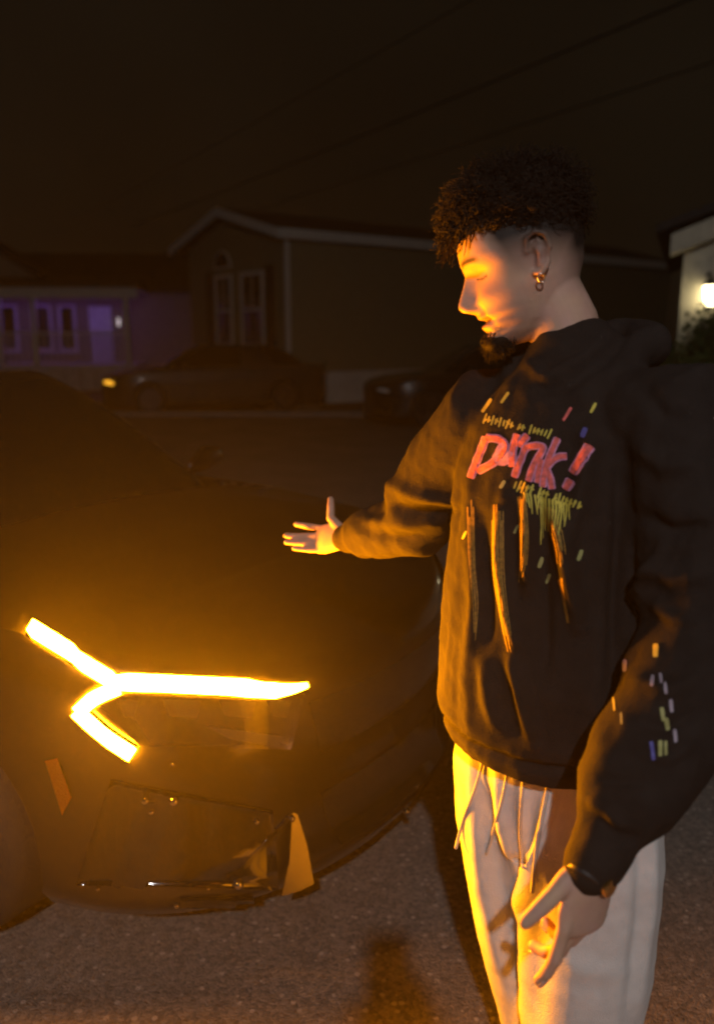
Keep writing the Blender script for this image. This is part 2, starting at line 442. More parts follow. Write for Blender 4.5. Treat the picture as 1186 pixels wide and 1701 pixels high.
# ---- the black car with the amber lamp
YAW = R(-32)
car = empty('black_car', (0.147, 2.284, 0), YAW, 'glossy black car with lit amber zigzag lamp parked in the foreground', 'car')
bpy.context.view_layer.update()
CM = Matrix.Translation((0.147, 2.284, 0)) @ Matrix.Rotation(YAW, 4, 'Z'); CI = CM.inverted()
paint = mat('black_car_paint', (0.0045, 0.0045, 0.005), 0.32, coat=1.0, var=0.3, nscale=3)
gloss_black = mat('gloss_black_trim', (0.006, 0.006, 0.006), 0.12, coat=0.8)
dark = MATS['car_black_plastic'] if 'car_black_plastic' in MATS else None
bo = build_car(car, paint)
dark = MATS['car_black_plastic']
_bn = next(o for o in car.children if o.name.startswith('bonnet'))
_V = [CM @ v.co for v in bo.data.vertices] + [CM @ v.co for v in _bn.data.vertices]; _k = len(bo.data.vertices)
CB = BVHTree.FromPolygons(_V, [tuple(p.vertices) for p in bo.data.polygons] + [tuple(i + _k for i in p.vertices) for p in _bn.data.polygons])

def surf(px, py, off=0.0):
    """point of the car's body under a photo pixel, in car coordinates"""
    h = CB.ray_cast(Vector((0, 0, CAM_Z)), ray(px, py))
    if h[0] is None: return None
    n = h[1]
    if n.dot(ray(px, py)) > 0: n = -n
    return CI @ (h[0] + n * off)
def patch(poly, off, rows=10, cols=14):
    offs = off if isinstance(off, tuple) else (off,) * 4
    """a quad of four photo pixels laid onto the body (bilinear grid)"""
    a, b, c, d = [np.array(p, float) for p in poly]
    V = []; F = []
    for i in range(rows + 1):
        for j in range(cols + 1):
            s, t = j / cols, i / rows
            q = (a * (1 - s) + b * s) * (1 - t) + (d * (1 - s) + c * s) * t
            of_ = (offs[0] * (1 - s) + offs[1] * s) * (1 - t) + (offs[3] * (1 - s) + offs[2] * s) * t
            p = surf(q[0], q[1], of_)
            if p is None: p = V[-1] if V else Vector((0, 0, 0))
            V.append(p)
    for i in range(rows):
        for j in range(cols):
            k = i * (cols + 1) + j; F.append((k, k + 1, k + cols + 2, k + cols + 1))
    return V, F
def mirror_v(V): return [(v[0], -v[1], v[2]) for v in V]
def strip_solid(lines, width, off, depth):
    """light guide: a raised strip along a polyline of photo pixels"""
    mb = MB()
    for pts, w0, w1 in lines:
        n = 12; P = np.array([np.array(pts[0]) + (np.array(pts[-1]) - np.array(pts[0])) * k / (n - 1) for k in range(n)]) if len(pts) == 2 else catmull(pts, n)
        T = np.gradient(P, axis=0); N = np.stack([-T[:, 1], T[:, 0]], 1); N /= np.linalg.norm(N, axis=1)[:, None]
        V = []
        for i in range(n):
            w = w0 + (w1 - w0) * i / (n - 1)
            for sg, o in ((-.5, off), (-.38, off + depth), (.38, off + depth), (.5, off)):
                q = P[i] + N[i] * w * sg
                p = surf(q[0], q[1], o)
                V.append(p if p is not None else V[-4])
        F = []
        for i in range(n - 1):
            for j in range(3):
                k = i * 4 + j; F.append((k, k + 1, k + 5, k + 4))
        F += [(0, 3, 2, 1), ((n - 1) * 4, (n - 1) * 4 + 1, (n - 1) * 4 + 2, (n - 1) * 4 + 3)]
        mb.add(V, F)
    return mb
def front_only(mb, n=12, only=None):
    F = []; B = []
    for k in range(len(mb.V) // (4 * n)):
        if only is not None and k not in only: continue
        o = k * 4 * n
        F += [(o + i * 4 + 1, o + i * 4 + 2, o + i * 4 + 6, o + i * 4 + 5) for i in range(n - 1)]
        for i in range(n - 1):
            for j in (0, 2): B.append((o + i * 4 + j, o + i * 4 + j + 1, o + i * 4 + j + 5, o + i * 4 + j + 4))
    return F, B
lit = mat('amber_lamp_lit', (0.9, 0.5, 0.1), 0.3, emit=AMBER, emit_s=AMBER_STRENGTH)
unlit = mat('lamp_guide_off', (0.35, 0.30, 0.22), 0.3)
refl_m = mat('amber_reflector', (0.36, 0.10, 0.006), 0.2, coat=0.6, bump=0.6, bscale=200)
housing_m = mat('lamp_housing', (0.008, 0.008, 0.008), 0.25)
chrome = mat('chrome_trim', (0.6, 0.6, 0.6), 0.12, 1.0)
DRL = [([(50, 1045), (195, 1136)], 27, 29),
       ([(190, 1133), (456, 1147)], 31, 31),
       ([(452, 1147), (480, 1144), (507, 1138)], 31, 6),
       ([(200, 1141), (160, 1158), (133, 1182)], 30, 30),
       ([(131, 1178), (175, 1218), (222, 1250)], 31, 32)]
drl = strip_solid(DRL, 0, .003, .010); DF, DB = front_only(drl)
hp = MB(); V, F = patch([(150, 1152), (506, 1152), (486, 1236), (232, 1240)], .002); hp.add(V, F)
# projector modules behind the lamp lens
mods = []
for x0, x1 in ((195, 232), (270, 335), (362, 425), (440, 482)):
    V, F = patch([(x0, 1160), (x1, 1163), (x1 - 8, 1192), (x0 + 12, 1188)], .0055, 3, 4)
    mods.append((V, F))
low = patch([(340, 1204), (470, 1222), (462, 1240), (380, 1226)], .0055, 3, 8)
lm = bpy.data.materials.new('clear_lamp_lens'); lm.use_nodes = True; t_ = lm.node_tree; t_.nodes.remove(t_.nodes['Principled BSDF'])
tr = t_.nodes.new('ShaderNodeBsdfTransparent'); gl = t_.nodes.new('ShaderNodeBsdfGlossy'); gl.inputs['Roughness'].default_value = 0.03
fr = t_.nodes.new('ShaderNodeFresnel'); fr.inputs[0].default_value = 1.45; mx = t_.nodes.new('ShaderNodeMixShader')
t_.links.new(fr.outputs[0], mx.inputs[0]); t_.links.new(tr.outputs[0], mx.inputs[1]); t_.links.new(gl.outputs[0], mx.inputs[2])
t_.links.new(mx.outputs[0], t_.nodes['Material Output'].inputs[0])
lens_p = patch([(196, 1154), (500, 1160), (480, 1242), (250, 1236)], .011)
for side in (1, -1):
    f_ = (lambda V: V) if side == 1 else mirror_v
    hl = link('headlight', mesh_from(f_(hp.V), hp.F), housing_m, car, True)
    if side == 1: hl['label'] = 'headlight with its amber zigzag lamp lit'
    for q_ in range(len(DRL)):
        sv = f_(drl.V[q_ * 48:(q_ + 1) * 48]); one = MB(); one.V = list(sv); DF, DB = front_only(one)
        lgd = link('light_guide', mesh_from(sv, DF), lit if side == 1 else unlit, hl)
    DF, DB = front_only(drl)
    bz = link('light_bezel', mesh_from(f_(drl.V), DB), housing_m, hl); bz['kind'] = 'stuff'
    for V, F in mods: link('projector', mesh_from(f_(V), F), mat('projector_bezel', (0.016, 0.016, 0.016), 0.3, 0.2), hl)
    link('trim', mesh_from(f_(low[0]), low[1]), mat('satin_trim', (0.022, 0.022, 0.022), 0.3, 0.0), hl)
    link('lens', mesh_from(f_(lens_p[0]), lens_p[1]), lm, hl, True)

# side marker reflectors, lower intakes, fins
V, F = patch([(78, 1262), (98, 1258), (121, 1322), (106, 1352)], .006, 6, 3)
for side in (1, -1):
    link('reflector', mesh_from(V if side == 1 else mirror_v(V), F), refl_m, car, True)
def blade(poly_px, off, name, m_, both=True, rows=6, cols=4):
    V, F = patch(poly_px, off, rows, cols)
    n = len(V); V2, _ = patch(poly_px, .0005, rows, cols)
    allV = V + V2; allF = list(F)
    per = [j for j in range(cols + 1)] + [i * (cols + 1) + cols for i in range(1, rows + 1)] + [rows * (cols + 1) + j for j in range(cols - 1, -1, -1)] + [i * (cols + 1) for i in range(rows - 1, 0, -1)]
    for a, b in zip(per, per[1:] + per[:1]): allF.append((a, b, n + b, n + a))
    for side in ((1, -1) if both else (1,)):
        link(name, mesh_from(allV if side == 1 else mirror_v(allV), allF), m_, car, name == 'intake_panel')
# dark mouth of the corner intake with its two slats
blade([(185, 1294), (452, 1345), (462, 1476), (128, 1468)], .006, 'intake_panel', gloss_black, rows=12, cols=16)
satin = mat('satin_grey_plastic', (0.035, 0.034, 0.033), 0.35, 0.0)
dchrome = mat('dark_chrome', (0.45, 0.44, 0.43), 0.07, 1.0); fin_m = mat('satin_grey_fin', (0.13, 0.125, 0.12), 0.45)
blade([(262, 1318), (296, 1322), (243, 1468), (206, 1462)], (.004, .012, .030, .024), 'intake_slat', gloss_black)
blade([(232, 1330), (258, 1330), (204, 1466), (190, 1462)], (.004, .010, .026, .024), 'intake_slat', gloss_black)
def aimed_panel(poly_px, anchor, target, name, m_, thick=.006):
    """a flat trim panel hinged at a body point and facing half way between the lens and a target, so it mirrors it"""
    p0 = CM @ surf(*anchor, .004); mid = p0 + Vector((0, -.03, -.06))
    n_ = ((Vector((0, 0, CAM_Z)) - mid).normalized() + (Vector(target) - mid).normalized()).normalized()
    V = []
    for px_, py2 in poly_px:
        r_ = ray(px_, py2); t_2 = (p0 - Vector((0, 0, CAM_Z))).dot(n_) / r_.dot(n_)
        V.append(Vector((0, 0, CAM_Z)) + r_ * t_2)
    k = len(V); B = [v - n_ * thick for v in V]
    base = [(CM @ surf(px_, py2, -.002)) if surf(px_, py2) is not None else b for (px_, py2), b in zip(poly_px, B)]
    allV = [CI @ v for v in V + base]
    F = [tuple(range(k))] + [(a, (a + 1) % k, k + (a + 1) % k, k + a) for a in range(k)]
    for side in (1, -1): link(name, mesh_from(allV if side == 1 else mirror_v(allV), F), m_, car)
aimed_panel([(486, 1350), (494, 1352), (510, 1402), (522, 1468), (498, 1480), (468, 1489), (481, 1430)], (490, 1350), (.30, 1.36, .72), 'bumper_fin', mat('smoked_chrome', (0.085, 0.082, 0.08), 0.26, 1.0))
blade([(398, 1440), (480, 1350), (486, 1353), (404, 1446)], .008, 'intake_trim', gloss_black)
blade([(300, 1490), (420, 1488), (420, 1499), (300, 1501)], .014, 'lip_trim', gloss_black)
# small polished beads added on the bumper to make glints of the street lamp
for px_, py2, r_ in ((242, 1326, .010), (289, 1327, .012), (252, 1345, .007), (395, 1468, .013), (294, 1499, .007), (166, 1472, .006), (424, 1362, .007), (482, 1358, .008), (672, 1345, .012), (688, 1308, .006), (345, 1474, .005), (287, 1266, .005)):
    p = surf(px_, py2, .010)
    if p is None: continue
    sp_ = bmesh.new(); bmesh.ops.create_icosphere(sp_, subdivisions=3, radius=r_, matrix=Matrix.Translation(p)); me_ = bpy.data.meshes.new('bead'); sp_.to_mesh(me_); sp_.free()
    link('glint_bead', me_, dchrome, car, True)
# grille between the lamps
def nose(v, w, off):
    """point on the nose at lateral v and height w, by a ray along -u"""
    o = CM @ Vector((1.0, v, w)); d = (CM.to_3x3() @ Vector((-1, 0, 0)))
    h = CB.ray_cast(o, d)
    return (CI @ h[0]) + Vector((off, 0, 0)) if h[0] is not None else Vector((0, v, w))
def nose_grid(v0, v1, w0, w1, off, nu=20, nv=6, taper=0.0):
    V = []; F = []
    for i in range(nv + 1):
        for j in range(nu + 1):
            w = w0 + (w1 - w0) * i / nv; f = 1 - taper * (1 - i / nv)
            V.append(nose((v0 + (v1 - v0) * j / nu) * f, w, off))
    for i in range(nv):
        for j in range(nu):
            k = i * (nu + 1) + j; F.append((k, k + 1, k + nu + 2, k + nu + 1))
    return V, F
V, F = nose_grid(-.40, .40, .52, .68, .003, taper=.12)
go = link('grille', mesh_from(V, F), gloss_black, car, True)
V, F = nose_grid(-.34, .34, .24, .40, .003, taper=.1)
lg = link('lower_grille', mesh_from(V, F), gloss_black, car, True)

# ------------------------------------------------------------------ the man beside the car
HC = Vector((0.270, 1.40, 1.697)); HPITCH = R(18); HYAW = R(4)
HM = Matrix.Translation(HC) @ Matrix.Rotation(math.pi - HYAW, 4, 'Z') @ Matrix.Rotation(HPITCH, 4, 'Y')   # local x forward, y left, z up
HI = HM.inverted()
ZF = [-.119, -.114, -.104, -.096, -.087, -.080, -.075, -.0695, -.066, -.061, -.054, -.048, -.03, -.01, .008, .02, .03, .045, .065, .085, .10, .113, .122, .126]
FF = [.060, .083, .0945, .0955, .0885, .0945, .0965, .0895, .0935, .0985, .0955, .0935, .0925, .090, .0895, .0975, .1005, .1000, .0960, .0880, .0760, .0560, .0320, .004]
ZB = [-.119, -.10, -.08, -.05, -.02, .02, .06, .085, .10, .113, .122, .126]
BB = [.0, -.03, -.05, -.072, -.088, -.098, -.098, -.090, -.078, -.058, -.034, -.004]
ZW = [-.119, -.11, -.10, -.085, -.06, -.03, 0, .03, .06, .085, .10, .113, .122, .126]
WW = [.018, .030, .040, .050, .0585, .0665, .071, .0745, .0735, .066, .057, .042, .025, .004]
def head_grid(mb):
    zs = np.concatenate([np.linspace(-.119, .11, 92), np.linspace(.112, .126, 10)]); n = 112
    V = []
    for z in zs:
        f, b, w = np.interp(z, ZF, FF), np.interp(z, ZB, BB), np.interp(z, ZW, WW)
        c = .012 if z > -.09 else .02
        for j in range(n):
            th = 2 * math.pi * j / n; ct, st = math.cos(th), math.sin(th)
            e = 2 / np.interp(z, [-.06, .0, .05], [1.95, 1.95, 2.35])
            x = c + ((f - c) if ct > 0 else (c - b)) * math.copysign(abs(ct) ** (e if ct > 0 else .95), ct); y = w * math.copysign(abs(st) ** e, st)
            if ct > 0:
                # nose
                nh = np.interp(z, [-.056, -.050, -.044, -.036, -.028, -.012, .004, .014, .024], [0, .011, .0255, .0305, .0285, .0205, .0115, .006, 0])
                nw = np.interp(z, [-.05, -.036, -.02, 0, .02], [.0155, .0150, .0115, .0088, .011])
                x += nh * math.exp(-(y / nw) ** 2)
                x += np.interp(z, [-.052, -.045, -.036, -.028], [0, .010, .008, 0]) * math.exp(-((abs(y) - .013) / .006) ** 2)   # nostrils' wings
                # eye sockets, lids, brow ridge, cheek
                x -= .013 * math.exp(-((abs(y) - .031) / .014) ** 2 - ((z - .004) / .011) ** 2)
                x += .0075 * math.exp(-((abs(y) - .032) / .010) ** 2 - ((z - .002) / .0075) ** 2)
                x += .004 * math.exp(-((abs(y) - .028) / .018) ** 2 - ((z - .024) / .006) ** 2)
                x += .006 * math.exp(-((abs(y) - .038) / .016) ** 2 - ((z + .032) / .014) ** 2)
                # smile fold and lips
                x -= .0035 * math.exp(-((abs(y) - (.022 + (-.045 - z) * .25)) / .004) ** 2) * (1 if -.082 < z < -.04 else 0)
                x -= .011 * math.exp(-((z + .0695 - .006 * (abs(y) / .025) ** 2) / .0034) ** 2) * (1 if abs(y) < .026 else 0)
            V.append(HM @ Vector((x, y, z)))
    F = []
    k = len(zs)
    for i in range(k - 1):
        for j in range(n): F.append((i * n + j, i * n + (j + 1) % n, (i + 1) * n + (j + 1) % n, (i + 1) * n + j))
    F.append(tuple(range(n))[::-1]); F.append(tuple((k - 1) * n + j for j in range(n)))
    mb.add(V, F)
def ear(mb, s):
    P = lambda x, y, z: HM @ Vector((x, y * s, z))
    # rim, lobe, concha wall
    rim = [P(.006, .074, .012), P(.002, .079, .030), P(-.012, .084, .037), P(-.026, .086, .028), P(-.028, .085, .008), P(-.020, .081, -.012), P(-.008, .077, -.024), P(.002, .073, -.022)]
    mb.loft(rim, [.0042, .0048, .005, .005, .0048, .0048, .006, .004], n=10)
    mb.loft([P(-.006, .066, .022), P(-.012, .073, .006), P(-.008, .070, -.014)], [(.010, .009), (.013, .006), (.008, .006)], ref=(0, 1, 0), n=12)
    mb.loft([P(-.014, .078, .024), P(-.019, .0795, .008), P(-.012, .077, -.010)], [.0045, .0045, .004], n=8)
NAILS = []
def hand(mb, wrist, d, t, p, curl, spread, thumb, s=1.0):
    """d fingers, t towards the thumb, p palm normal"""
    d, t, p = d.normalized(), t.normalized(), p.normalized()
    t = (t - d * t.dot(d)).normalized(); p0 = d.cross(t); p = p0 if p0.dot(p) > 0 else -p0
    Q = lambda a, b, c: wrist + d * a * s + t * b * s + p * c * s
    mb.loft([Q(-.012, 0, 0), Q(0, 0, 0), Q(.03, .002, .001), Q(.065, .001, .002), Q(.092, 0, .001)],
            [(.026 * s, .020 * s), (.027 * s, .019 * s), (.036 * s, .018 * s), (.041 * s, .0145 * s), (.038 * s, .011 * s)], ref=tuple(t), n=20)
    tips = []
    for k, (b, L, r) in enumerate(((.030, (.044, .026, .021), .0088), (.010, (.048, .029, .022), .0090), (-.010, (.045, .027, .021), .0085), (-.029, (.035, .021, .018), .0075))):
        pos = Q(.088 - (.008 if k == 3 else 0), b, .0); ang = 0; pts = [Q(.062, b * .9, .0), pos]; rr = [r * s * .98, r * s * 1.05]
        side = spread[k]
        for q in range(3):
            ang += curl[k][q]
            dirv = (d * math.cos(ang) + p * math.sin(ang) + t * side).normalized()
            mid = pos + dirv * L[q] * s * .5; pos = pos + dirv * L[q] * s
            pts += [mid, pos]; rr += [r * s * (.98 - .06 * q), r * s * (1.06 - .09 * q)]
        mb.loft(pts, rr, ref=tuple(t), n=12); tips.append(pos)
        dn = (p * math.cos(ang) - d * math.sin(ang)) * -1; NAILS.append((pos - dirv * .003 * s + dn * r * s * .74, dirv, dn, r * s))
    a, b, c = thumb
    pts = [Q(.012, .018, .004), Q(.030, .034, .008), Q(*a), Q(*b), Q(*c)]
    mb.loft(pts, [.014 * s, .0135 * s, .0115 * s, .0105 * s, .0085 * s], ref=tuple(p), n=12)
    return tips

SH_R, SH_L = Vector((.225, 1.50, 1.445)), Vector((.470, 1.235, 1.465))
EL_R, WR_R = Vector((.118, 1.68, 1.215)), Vector((-.025, 1.86, 1.135))
EL_L, WR_L = Vector((.485, 1.13, 1.165)), Vector((.312, .985, .915))
NECK = Vector((.352, 1.385, 1.54))
bodym = MB()
head_grid(bodym)
for s_ in (1, -1): ear(bodym, s_)
bodym.loft([(.345, 1.385, 1.47), (.348, 1.388, 1.54), (.332, 1.395, 1.60), (.300, 1.40, 1.66)], [(.062, .066), (.058, .060), (.056, .057), (.054, .055)], ref=(1, 0, 0), n=28)
bodym.loft([(.34, 1.38, .90), (.34, 1.38, 1.1), (.345, 1.375, 1.3), (.348, 1.375, 1.42), (.35, 1.38, 1.50)], [(.10, .13), (.10, .12), (.10, .14), (.08, .12), (.06, .07)], ref=(.7, .7, 0), n=28)
for sh, el, wr in ((SH_R, EL_R, WR_R), (SH_L, EL_L, WR_L)):
    bodym.loft([NECK.lerp(sh, .55) - Vector((0, 0, .06)), sh, sh.lerp(el, .5), el, el.lerp(wr, .4), wr], [.05, .052, .044, .034, .028, .024], n=16)
LEG_R = [(.285, 1.45, .98), (.285, 1.445, .72), (.315, 1.43, .47), (.355, 1.44, .28), (.375, 1.45, .09)]
LEG_L = [(.405, 1.32, .98), (.418, 1.305, .72), (.414, 1.30, .47), (.402, 1.315, .28), (.395, 1.33, .09)]
for lg_ in (LEG_R, LEG_L):
    bodym.loft(lg_, [.075, .068, .052, .05, .035], ref=(1, 0, 0), n=16)
hand(bodym, WR_R, Vector((-.74, .62, -.20)), Vector((.0, .50, .85)), Vector((-.4, -.8, .4)),
     [(.02, .10, .1), (.26, .25, .18), (.34, .28, .2), (.42, .3, .2)], (.16, -.04, -.03, -.01),
     ((.050, .052, .012), (.052, .080, .014), (.060, .103, .010)), .90)
hand(bodym, WR_L, Vector((-.16, -.06, -1.0)), Vector((-.85, -.45, .0)), Vector((-.45, .85, -.1)),
     [(.10, .22, .18), (.34, .55, .4), (.50, .72, .5), (.60, .8, .5)], (-.02, .0, -.02, -.05),
     ((.042, .050, .006), (.062, .066, .010), (.080, .080, .014)), 1.08)
NAILS = NAILS[:8]
bme = remesh(bodym, .0028, 3)
BV = get_v(bme)
# skin tint: lips, brows, stubble and the faded sides of the hair
loc = (np.array(HI.to_3x3()) @ BV.T).T + np.array(HI.translation)
x, y, z = loc.T; ay = np.abs(y)
nh_ = (x > -.14) & (x < .16) & (z > -.16)
col = np.tile(np.array([.49, .315, .245]), (len(BV), 1))
col *= (1 + .07 * fbm(BV, 60, 3) + .05 * fbm(BV, 260, 4))[:, None]
col *= np.column_stack([np.ones(len(BV)), 1 - .05 * fbm(BV, 120, 12), 1 - .07 * fbm(BV, 120, 13)])
def blend(mask, c):
    global col
    col = col * (1 - mask[:, None]) + np.array(c)[None] * mask[:, None]
def sm(v, a, b): return np.clip((v - a) / (b - a), 0, 1)
flush = np.exp(-((ay - .04) / .02) ** 2 - ((z + .03) / .02) ** 2) * (x > .05) * nh_
blend(flush * .35, (.52, .27, .20))
blend(((np.exp(-((z + .069) / .0085) ** 2) * (ay < .025)) * (x > .075) * nh_).astype(float) * .75, (.40, .17, .14))
blend((np.exp(-((z + .0695 - .006 * (ay / .025) ** 2) / .0026) ** 2) * (ay < .024) * (x > .07) * nh_) * .9, (.03, .012, .01))
brow = np.exp(-((z - .0245 - .004 * np.sin((ay - .012) * 60)) / .0042) ** 2) * sm(ay, .008, .013) * (1 - sm(ay, .048, .056)) * (x > .05) * nh_
blend(np.clip(brow * 1.1, 0, .92), (.025, .017, .012))
lash = np.exp(-((z + .0035 - .002 * ((ay - .032) / .012) ** 2) / .0016) ** 2) * (np.abs(ay - .032) < .0135) * (x > .06) * nh_
blend(lash * .9, (.02, .014, .01))
fade = sm(z + .35 * np.clip(-.01 - x, 0, 1), -.022, .044) * sm(.060 - x + .35 * (z - .04), 0, .022) * (ay > .02) * nh_
nape = sm(-.025 - x, 0, .05) * sm(z, -.075, .0) * nh_
blend(np.clip(np.maximum(fade, nape), 0, 1) * 1.0 * (z < .13), (.014, .011, .010))
stub = sm(-.045 - z, 0, .03) * (x > .0) * nh_ * sm(x, -.01, .03) * (z > -.13)
blend(stub * np.clip(.26 + .12 * fbm(BV, 420, 21), 0, .5), (.13, .09, .075))
muz = np.exp(-((z + .0555) / .005) ** 2) * (ay < .028) * (x > .07) * nh_
blend(muz * .45, (.07, .05, .04))
ca = bme.color_attributes.new('tint', 'FLOAT_COLOR', 'POINT')
ca.data.foreach_set('color', np.column_stack([np.clip(col, 0, 1), np.ones(len(col))]).astype(np.float32).ravel())
sk = bpy.data.materials.new('skin'); sk.use_nodes = True; t_ = sk.node_tree; b_ = t_.nodes['Principled BSDF']
at_ = t_.nodes.new('ShaderNodeAttribute'); at_.attribute_name = 'tint'; t_.links.new(at_.outputs['Color'], b_.inputs['Base Color'])
b_.inputs['Roughness'].default_value = 0.6; b_.inputs['Specular IOR Level'].default_value = 0.28; b_.inputs['Subsurface Weight'].default_value = 0.0
b_.inputs['Subsurface Radius'].default_value = (1, .35, .2); b_.inputs['Subsurface Scale'].default_value = 0.006
n_ = t_.nodes.new('ShaderNodeTexNoise'); n_.inputs['Scale'].default_value = 350; bp_ = t_.nodes.new('ShaderNodeBump'); bp_.inputs['Strength'].default_value = .15; bp_.inputs['Distance'].default_value = .002
t_.links.new(n_.outputs['Fac'], bp_.inputs['Height']); t_.links.new(bp_.outputs[0], b_.inputs['Normal'])
man = empty('person', (.36, 1.38, 0), 0, 'man in a black printed hoodie and pale sweatpants gesturing at the car', 'person')
MI = Matrix.Translation((-.36, -1.38, 0))
def mlink(name, me, m_, smooth=True, parent=None):
    me.transform(MI); return link(name, me, m_, parent or man, smooth)
mlink('body', bme, sk)
nail_m = mat('fingernail', (0.52, 0.34, 0.29), 0.3)
for c_, dv_, dn_, r_ in NAILS:
    nb = MB().loft([c_ - dv_ * r_ * .9, c_, c_ + dv_ * r_ * .8], [(.0012, r_ * .62), (.0014, r_ * .70), (.0012, r_ * .58)], ref=tuple(dn_), n=10)
    mlink('fingernail', nb.mesh(), nail_m)

# ---- hair: tight curls on top, short beard on the chin
hair_m = mat('hair', (0.014, 0.0095, 0.007), 0.75, spec=0.15, var=0.35, nscale=40)
rng = random.Random(11)
hb = MB()
def head_pt(th, z):
    f, b, w = np.interp(z, ZF, FF), np.interp(z, ZB, BB), np.interp(z, ZW, WW)
    ct, st = math.cos(th), math.sin(th)
    return Vector((.012 + ((f - .012) if ct > 0 else (.012 - b)) * ct, w * st, z))
# cap under the curls
cap = MB(); cv = []; cf = []; zz = [.068, .08, .094, .106, .117, .1255]; nn = 36
for i, zc in enumerate(zz):
    for j in range(nn):
        th = 2 * math.pi * j / nn
        zz_ = zc + (.012 * max(0, math.cos(th)) * (1 - i / 5)) - (.022 * max(0, -math.cos(th)) * (1 - i / 5))
        p = head_pt(th, min(zz_, .1255)); k = .002 + .020 * i / 5
        o = Vector((p.x, p.y, 0)); o = o.normalized() if o.length > 1e-5 else Vector((0, 0, 0))
        cv.append(HM @ (p + o * k * .55 + Vector((0, 0, .022 * i / 5))))
for i in range(len(zz) - 1):
    for j in range(nn): cf.append((i * nn + j, i * nn + (j + 1) % nn, (i + 1) * nn + (j + 1) % nn, (i + 1) * nn + j))
cf.append(tuple((len(zz) - 1) * nn + j for j in range(nn)))
hb.add(cv, cf)
def curl(mb, root, dirv, length, cr, turns, tr_, segs=18, droop=Vector((0, 0, 0))):
    dirv = dirv.normalized(); a = dirv.orthogonal().normalized(); b = dirv.cross(a); ph = rng.uniform(0, 6.28); pts = []; rr = []
    for k in range(segs):
        f = k / (segs - 1); an = ph + turns * 2 * math.pi * f; rad = cr * min(1, f * 3)
        pts.append(root + dirv * length * f + a * math.cos(an) * rad + b * math.sin(an) * rad + droop * f * f)
        rr.append(tr_ * (1 - .55 * f))
    mb.loft(pts, rr, n=4, round_ends=False)
for k in range(1700):
    th = rng.uniform(0, 2 * math.pi); u = rng.random() ** .75
    ct = math.cos(th)
    zlow = .056 + .012 * max(0, ct) - .034 * max(0, -ct)
    zc = zlow + (.1255 - zlow) * u
    p = head_pt(th, zc)
    o = (p - Vector((.0, 0, .035))).normalized()
    ln = .74 * (.022 + .045 * ((zc - zlow) / (.1255 - zlow)) ** .6) * rng.uniform(.75, 1.35)
    dv = o + Vector((.45 * max(0, ct), 0, .35)) + Vector((rng.gauss(0, .32), rng.gauss(0, .32), rng.gauss(0, .25)))
    dr = Vector((.008, 0, -.012)) * rng.uniform(0, 1.2) if ct > .3 else Vector((0, 0, -.006))
    wp = HM @ p; wd = HM.to_3x3() @ dv
    curl(hb, wp, wd, ln, rng.uniform(.004, .0085), rng.uniform(1.2, 2.6), rng.uniform(.0007, .0014), 16, HM.to_3x3() @ dr)
# clipped sides and back
for k in range(3200):
    th = rng.uniform(.75, 2 * math.pi - .75); ct = math.cos(th)
    zc = rng.uniform(.056 - .05 * max(0, -ct), .085); p = head_pt(th, zc)
    if p.x > .055 + .3 * (zc - .05): continue
    f_ = min(1, max(.25, (zc - .02) / .05)); o = Vector((p.x - .01, p.y, .25 * abs(p.y))).normalized()
    curl(hb, HM @ p, HM.to_3x3() @ (o + Vector((rng.gauss(0, .3), rng.gauss(0, .3), rng.gauss(0, .3)))), rng.uniform(.006, .016) * f_, .0012, 1.0, .0006, 6)
# fringe tumbling over the forehead
for k in range(190):
    th = rng.uniform(-1.05, 1.05); p = head_pt(th, rng.uniform(.070, .098))
    dv = Vector((1.0, rng.gauss(0, .35), rng.uniform(-.2, .6)))
    curl(hb, HM @ p, HM.to_3x3() @ dv, rng.uniform(.024, .046), rng.uniform(.003, .008), rng.uniform(1, 2.2), rng.uniform(.0010, .0020), 16, HM.to_3x3() @ Vector((.004, 0, -.030 * rng.uniform(.4, 1.4))))
mlink('hair', hb.mesh(), hair_m)
gb = MB()
gb.loft([HM @ Vector((.070, -.020, -.103)), HM @ Vector((.086, -.010, -.106)), HM @ Vector((.088, 0, -.107)), HM @ Vector((.086, .010, -.106)), HM @ Vector((.070, .020, -.103))], [.011, .014, .015, .014, .011], n=12)
for k in range(1500):
    yy = max(-.026, min(.026, rng.gauss(0, .013))); xx = rng.uniform(.062, .100) - abs(yy) * .5; zq = -.086 - rng.random() * .032
    p = Vector((xx, yy, zq))
    curl(gb, HM @ p, HM.to_3x3() @ Vector((rng.uniform(.1, .7), rng.gauss(0, .3) + yy * 8, -1)), rng.uniform(.010, .022), .0015, 1.0, .0008, 7)
for k in range(0):
    sgn = rng.choice((-1, 1)); f = rng.random(); p = Vector((.078 - .02 * f, sgn * (.018 + .012 * f), -.092 + .02 * f * f))
    curl(gb, HM @ p, HM.to_3x3() @ Vector((.4, sgn * .4, -1)), rng.uniform(.005, .010), .0008, .8, .0006, 5)
mlink('goatee', gb.mesh(), hair_m)
# hoop earring
er = MB(); c0 = HM @ Vector((-.004, .0815, -.0315)); pts = []
for k in range(21):
    a = 2 * math.pi * k / 20; pts.append(c0 + HM.to_3x3() @ Vector((math.cos(a) * .0050, math.sin(a) * .002, math.sin(a) * .0062)))
er.loft(pts, [.0014] * 21, n=8, round_ends=False)
mlink('earring', er.mesh(), mat('silver', (0.85, 0.82, 0.78), 0.3, 1.0))

